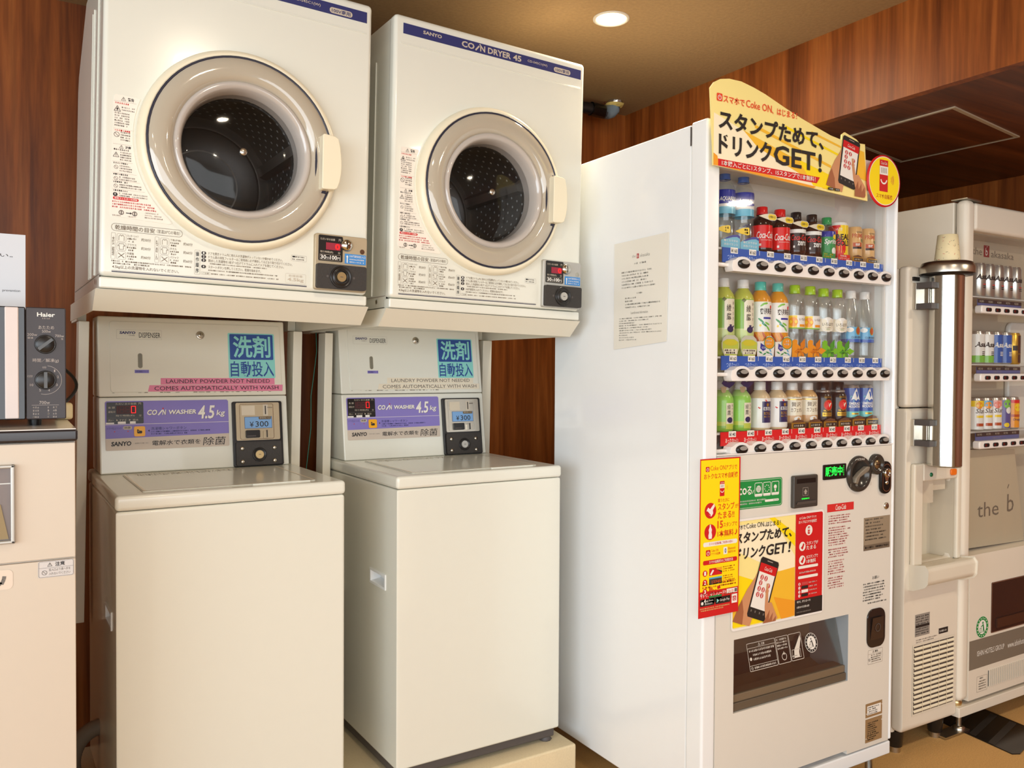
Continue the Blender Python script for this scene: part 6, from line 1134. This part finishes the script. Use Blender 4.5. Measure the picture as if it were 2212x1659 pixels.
# ---------------------------------------------------------------- bin cabinet and microwave on the left
CBY, CBZ, CBX = 1.72, 1.1013, .1008
t = thing('waste_cabinet', 'cream bin cabinet with black edged top carrying the microwave', 'cabinet', loc=(-.55, CBY, 0))
L = CBX+.55; CW = mat('pinkish_cream_laminate', (208, 194, 176), .4, noise=.01)
b = MB(); b.box(0, L-.004, .012, .50, .03, 1.0765, CW); b.build('carcass', t)
b = MB(front(0, 0, 0)); b.slab(.002, L-.004, .8645, 1.0755, -.012, -.004, CW); b.build('upper_door', t, .0015, 2)
b = MB(front(0, 0, 0)); b.slab(.002, L-.004, .035, .8615, -.012, -.004, CW); b.build('lower_door', t, .0015, 2)
r = MB(); r.box(0, L, -.002, .505, 1.0785, 1.0995, mat('black_edge_band', (40, 34, 36), .25)); r = r.build('top', t, .004, 3)
b = MB(); b.box(.001, L-.003, .001, .50, 1.0995, CBZ, mat('grey_white_laminate', (214, 206, 196), .15)); b.build('laminate', r)
wx1 = .0014+.55; b = MB(front(0, -.0, 0)); b.slab(wx1-.007, wx1, .900, 1.040, -.004, .006, SILVER); b.slab(wx1-.36, wx1, 1.034, 1.040, -.004, .006, SILVER); b.slab(wx1-.36, wx1, .900, .906, -.004, .006, SILVER); b.slab(wx1-.36, wx1-.353, .906, 1.034, -.004, .006, SILVER); fr = b.build('flap_frame', t, .002, 2)
b = MB(front(0, 0, 0)); b.rect(wx1-.353, wx1-.007, .906, 1.034, -.003, mat('flap_grey', (120, 108, 104), .35)); b.rect(wx1-.353, wx1-.007, 1.0055, 1.0075, -.0024, SILVER); b.solid([(wx1-.30, .908), (wx1-.010, .908), (wx1-.022, .970), (wx1-.27, .972)], -.003, -.001, mat('paper_bag_in_bin', (148, 128, 92), .7)); b.build('flap', fr)
b = MB(front(0, 0, 0)); c0 = .55; w = -.0034; b.rr(c0+.0363, c0+.0938, .8315, .8615, .003, w, mat('ink_label_grey', (206, 200, 196), .4, noise=0)); w += .0004; b.rframe(c0+.0372, c0+.0930, .8322, .8608, .0005, .003, w, KG); warn_tri(b, c0+.055, .8545, .0036, w, K); b.text('注意', c0+.0635, c0+.0790, .8510, .8590, w, K, .02); b.rect(c0+.0372, c0+.0930, .8488, .8492, w, KG); no_sign(b, c0+.0465, .8405, .0043, w, KG); b.text('投入口より奥へ手を', c0+.0535, c0+.0880, .8425, .8475, w, KG); b.text('入れないでください', c0+.0535, c0+.0880, .8355, .8405, w, KG); b.build('caution_label', t)
b = MB(front(0, 0, 0)); w = -.0034; b.rr(c0-.060, c0-.0025, .8180, .8530, .008, w, mat('ink_patch', (222, 204, 186), .35, noise=0)); b.pline([(c0-.040, .845), (c0-.030, .833), (c0-.020, .828), (c0-.0165, .836), (c0-.0155, .842)], .006, w+.0003, KG); b.build('round_sticker', t)
MY, MZ = 1.80, 1.1148
t = thing('microwave_oven', 'black microwave with two round dials on the cream bin cabinet', 'microwave', loc=(0, MY, MZ)); MH = .2105; X1, X0 = .0862, -.36; MP = mat('microwave_face', (52, 44, 46), .4, noise=.04)
b = MB(); b.box(X0+.004, X1-.006, .012, .32, .004, MH-.004, mat('microwave_case', (206, 196, 172), .45)); b.build('case', t, .004)
b = MB(front(0, 0, 0)); b.slab(.0201, X1, 0, MH, -.014, 0, MP, .003); c = b.build('control_panel', t, .002, 2)
b = MB(front(0, 0, 0)); w = .0006; MI = mat('ink_micro', (176, 164, 156), .5, noise=0)
b.text('Haier', .0385, .0680, .1930, .2010, w, WH, .02); b.dash(.047, .060, .1885, .0028, w, MI, rnd); b.text('あたため', .0405, .0665, .1695, .1762, w, MI); b.text('500w', .0465, .0610, .1630, .1682, w, MI); b.text('200w', .0225, .0385, .1565, .1615, w, MI); b.text('解凍', .0230, .0320, .1510, .1548, w, MI); b.text('700w', .0680, .0830, .1550, .1600, w, MI); b.text('強', .0780, .0815, .1500, .1540, w, MI)
b.text('時間／解凍(g)', .0310, .0740, .1065, .1145, w, MI); b.text('0分', .0470, .0535, .0955, .1000, w, MI); b.text('1', .0660, .0680, .0890, .0935, w, MI); b.text('2', .0710, .0740, .0775, .0820, w, MI); b.text('3', .0690, .0720, .0625, .0670, w, MI); b.text('4', .0560, .0590, .0525, .0570, w, MI); b.text('5', .0415, .0445, .0525, .0570, w, MI); b.text('10', .0265, .0320, .0625, .0670, w, MI); b.text('15分', .0225, .0310, .0790, .0835, w, MI)
b.ring(.0515, .0740, .0268, .0274, w, MI, 24, -105, 82); b.text('700w', .0415, .0590, .0285, .0345, w, MI); b.rect(.0290, .0740, .0265, .0270, w, MI); b.line(.0240, .0325, .0240, .150, .0002, w, MP)
for i in range(4): b.dash(.031, .044, .0205-i*.006, .0038, w, MI, rnd); b.dash(.055, .061, .0205-i*.006, .0038, w, MI, rnd); b.dash(.064, .072, .0205-i*.006, .0038, w, MI, rnd)
b.build('panel_print', c)
for (v, a) in ((.1412, 40), (.0740, 90)):
    b = MB(front(0, 0, 0)); b.lathe(.0518, v, [(.0178, 0), (.0178, .004), (.0165, .0055), (.0155, .005)], 28, m=BLACK); b.lathe(.0518, v, [(.0155, .005), (.014, .006), (.0001, .0062)], 28, m=BLACK); a = math.radians(a); ca, sa = math.cos(a), math.sin(a)
    b.solid([(.0518+x*ca-y*sa, v+x*sa+y*ca) for x, y in ((-.015, -.0028), (.015, -.0028), (.015, .0028), (-.015, .0028))], .005, .014, mat('dial_bar', (58, 54, 50), .25)); b.build('dial', c)
b = MB(front(0, 0, 0)); b.slab(X0, .0195, 0, MH, -.014, -.001, mat('oven_door_black', (20, 15, 17), .1), .003); d = b.build('door', t, .002, 2)
b = MB(front(0, 0, 0)); b.slab(-.0135, .0085, .003, MH-.002, 0, .016, mat('silver_pink_handle', (214, 200, 194), .35), .002); b.build('door_handle', d, .004, 3)
for x in (X0+.04, X1-.05):
    for y in (.05, .28): b = MB(); b.lz(x, y, [(.012, .006), (.010, CBZ-MZ+.0003)], BLACK, n=12, cap1=True); b.build('foot', t)
r = MB(); r.box(.075, .1085, .20, .235, -.0132, .022, mat('cream_plug', (226, 212, 168), .4)); r = r.build('plug_adapter', t, .006, 3)
b = MB(); b.tube([(.085+.034*math.sin(i*PI/16)-.0*i, .31-.0055*i, .104-.0056*i) for i in range(17)], .0035, BLACK, 8); b.build('power_cord', r)
b = MB(front(0, 0, 0)); PS = mat('notice_paper', (208, 211, 217), .5, noise=.01); b.solid([(-.30, 0), (.0215, 0), (.0222, .157), (-.30, .157)], 0, .0012, PS); w = .0015
b.text('さい。', -.075+.036, .0, .1105, .1175, w, K); b.dash(-.27, -.045, .1105, .007, w, K, rnd); b.text('prevention', -.018, .0125, .0405, .0465, w, K); b.dash(-.27, -.022, .0405, .005, w, K, rnd)
b.solid([(-.30, -.0), (.0215, .0), (.0215, .001), (-.30, .001)], -.05, 0, PS)
o = b.build('notice_sheet'); o.location = (0, 1.95, MZ+MH-.0038); tag(o, 'white paper notice standing on top of the microwave', 'notice')
bpy.context.view_layer.update()
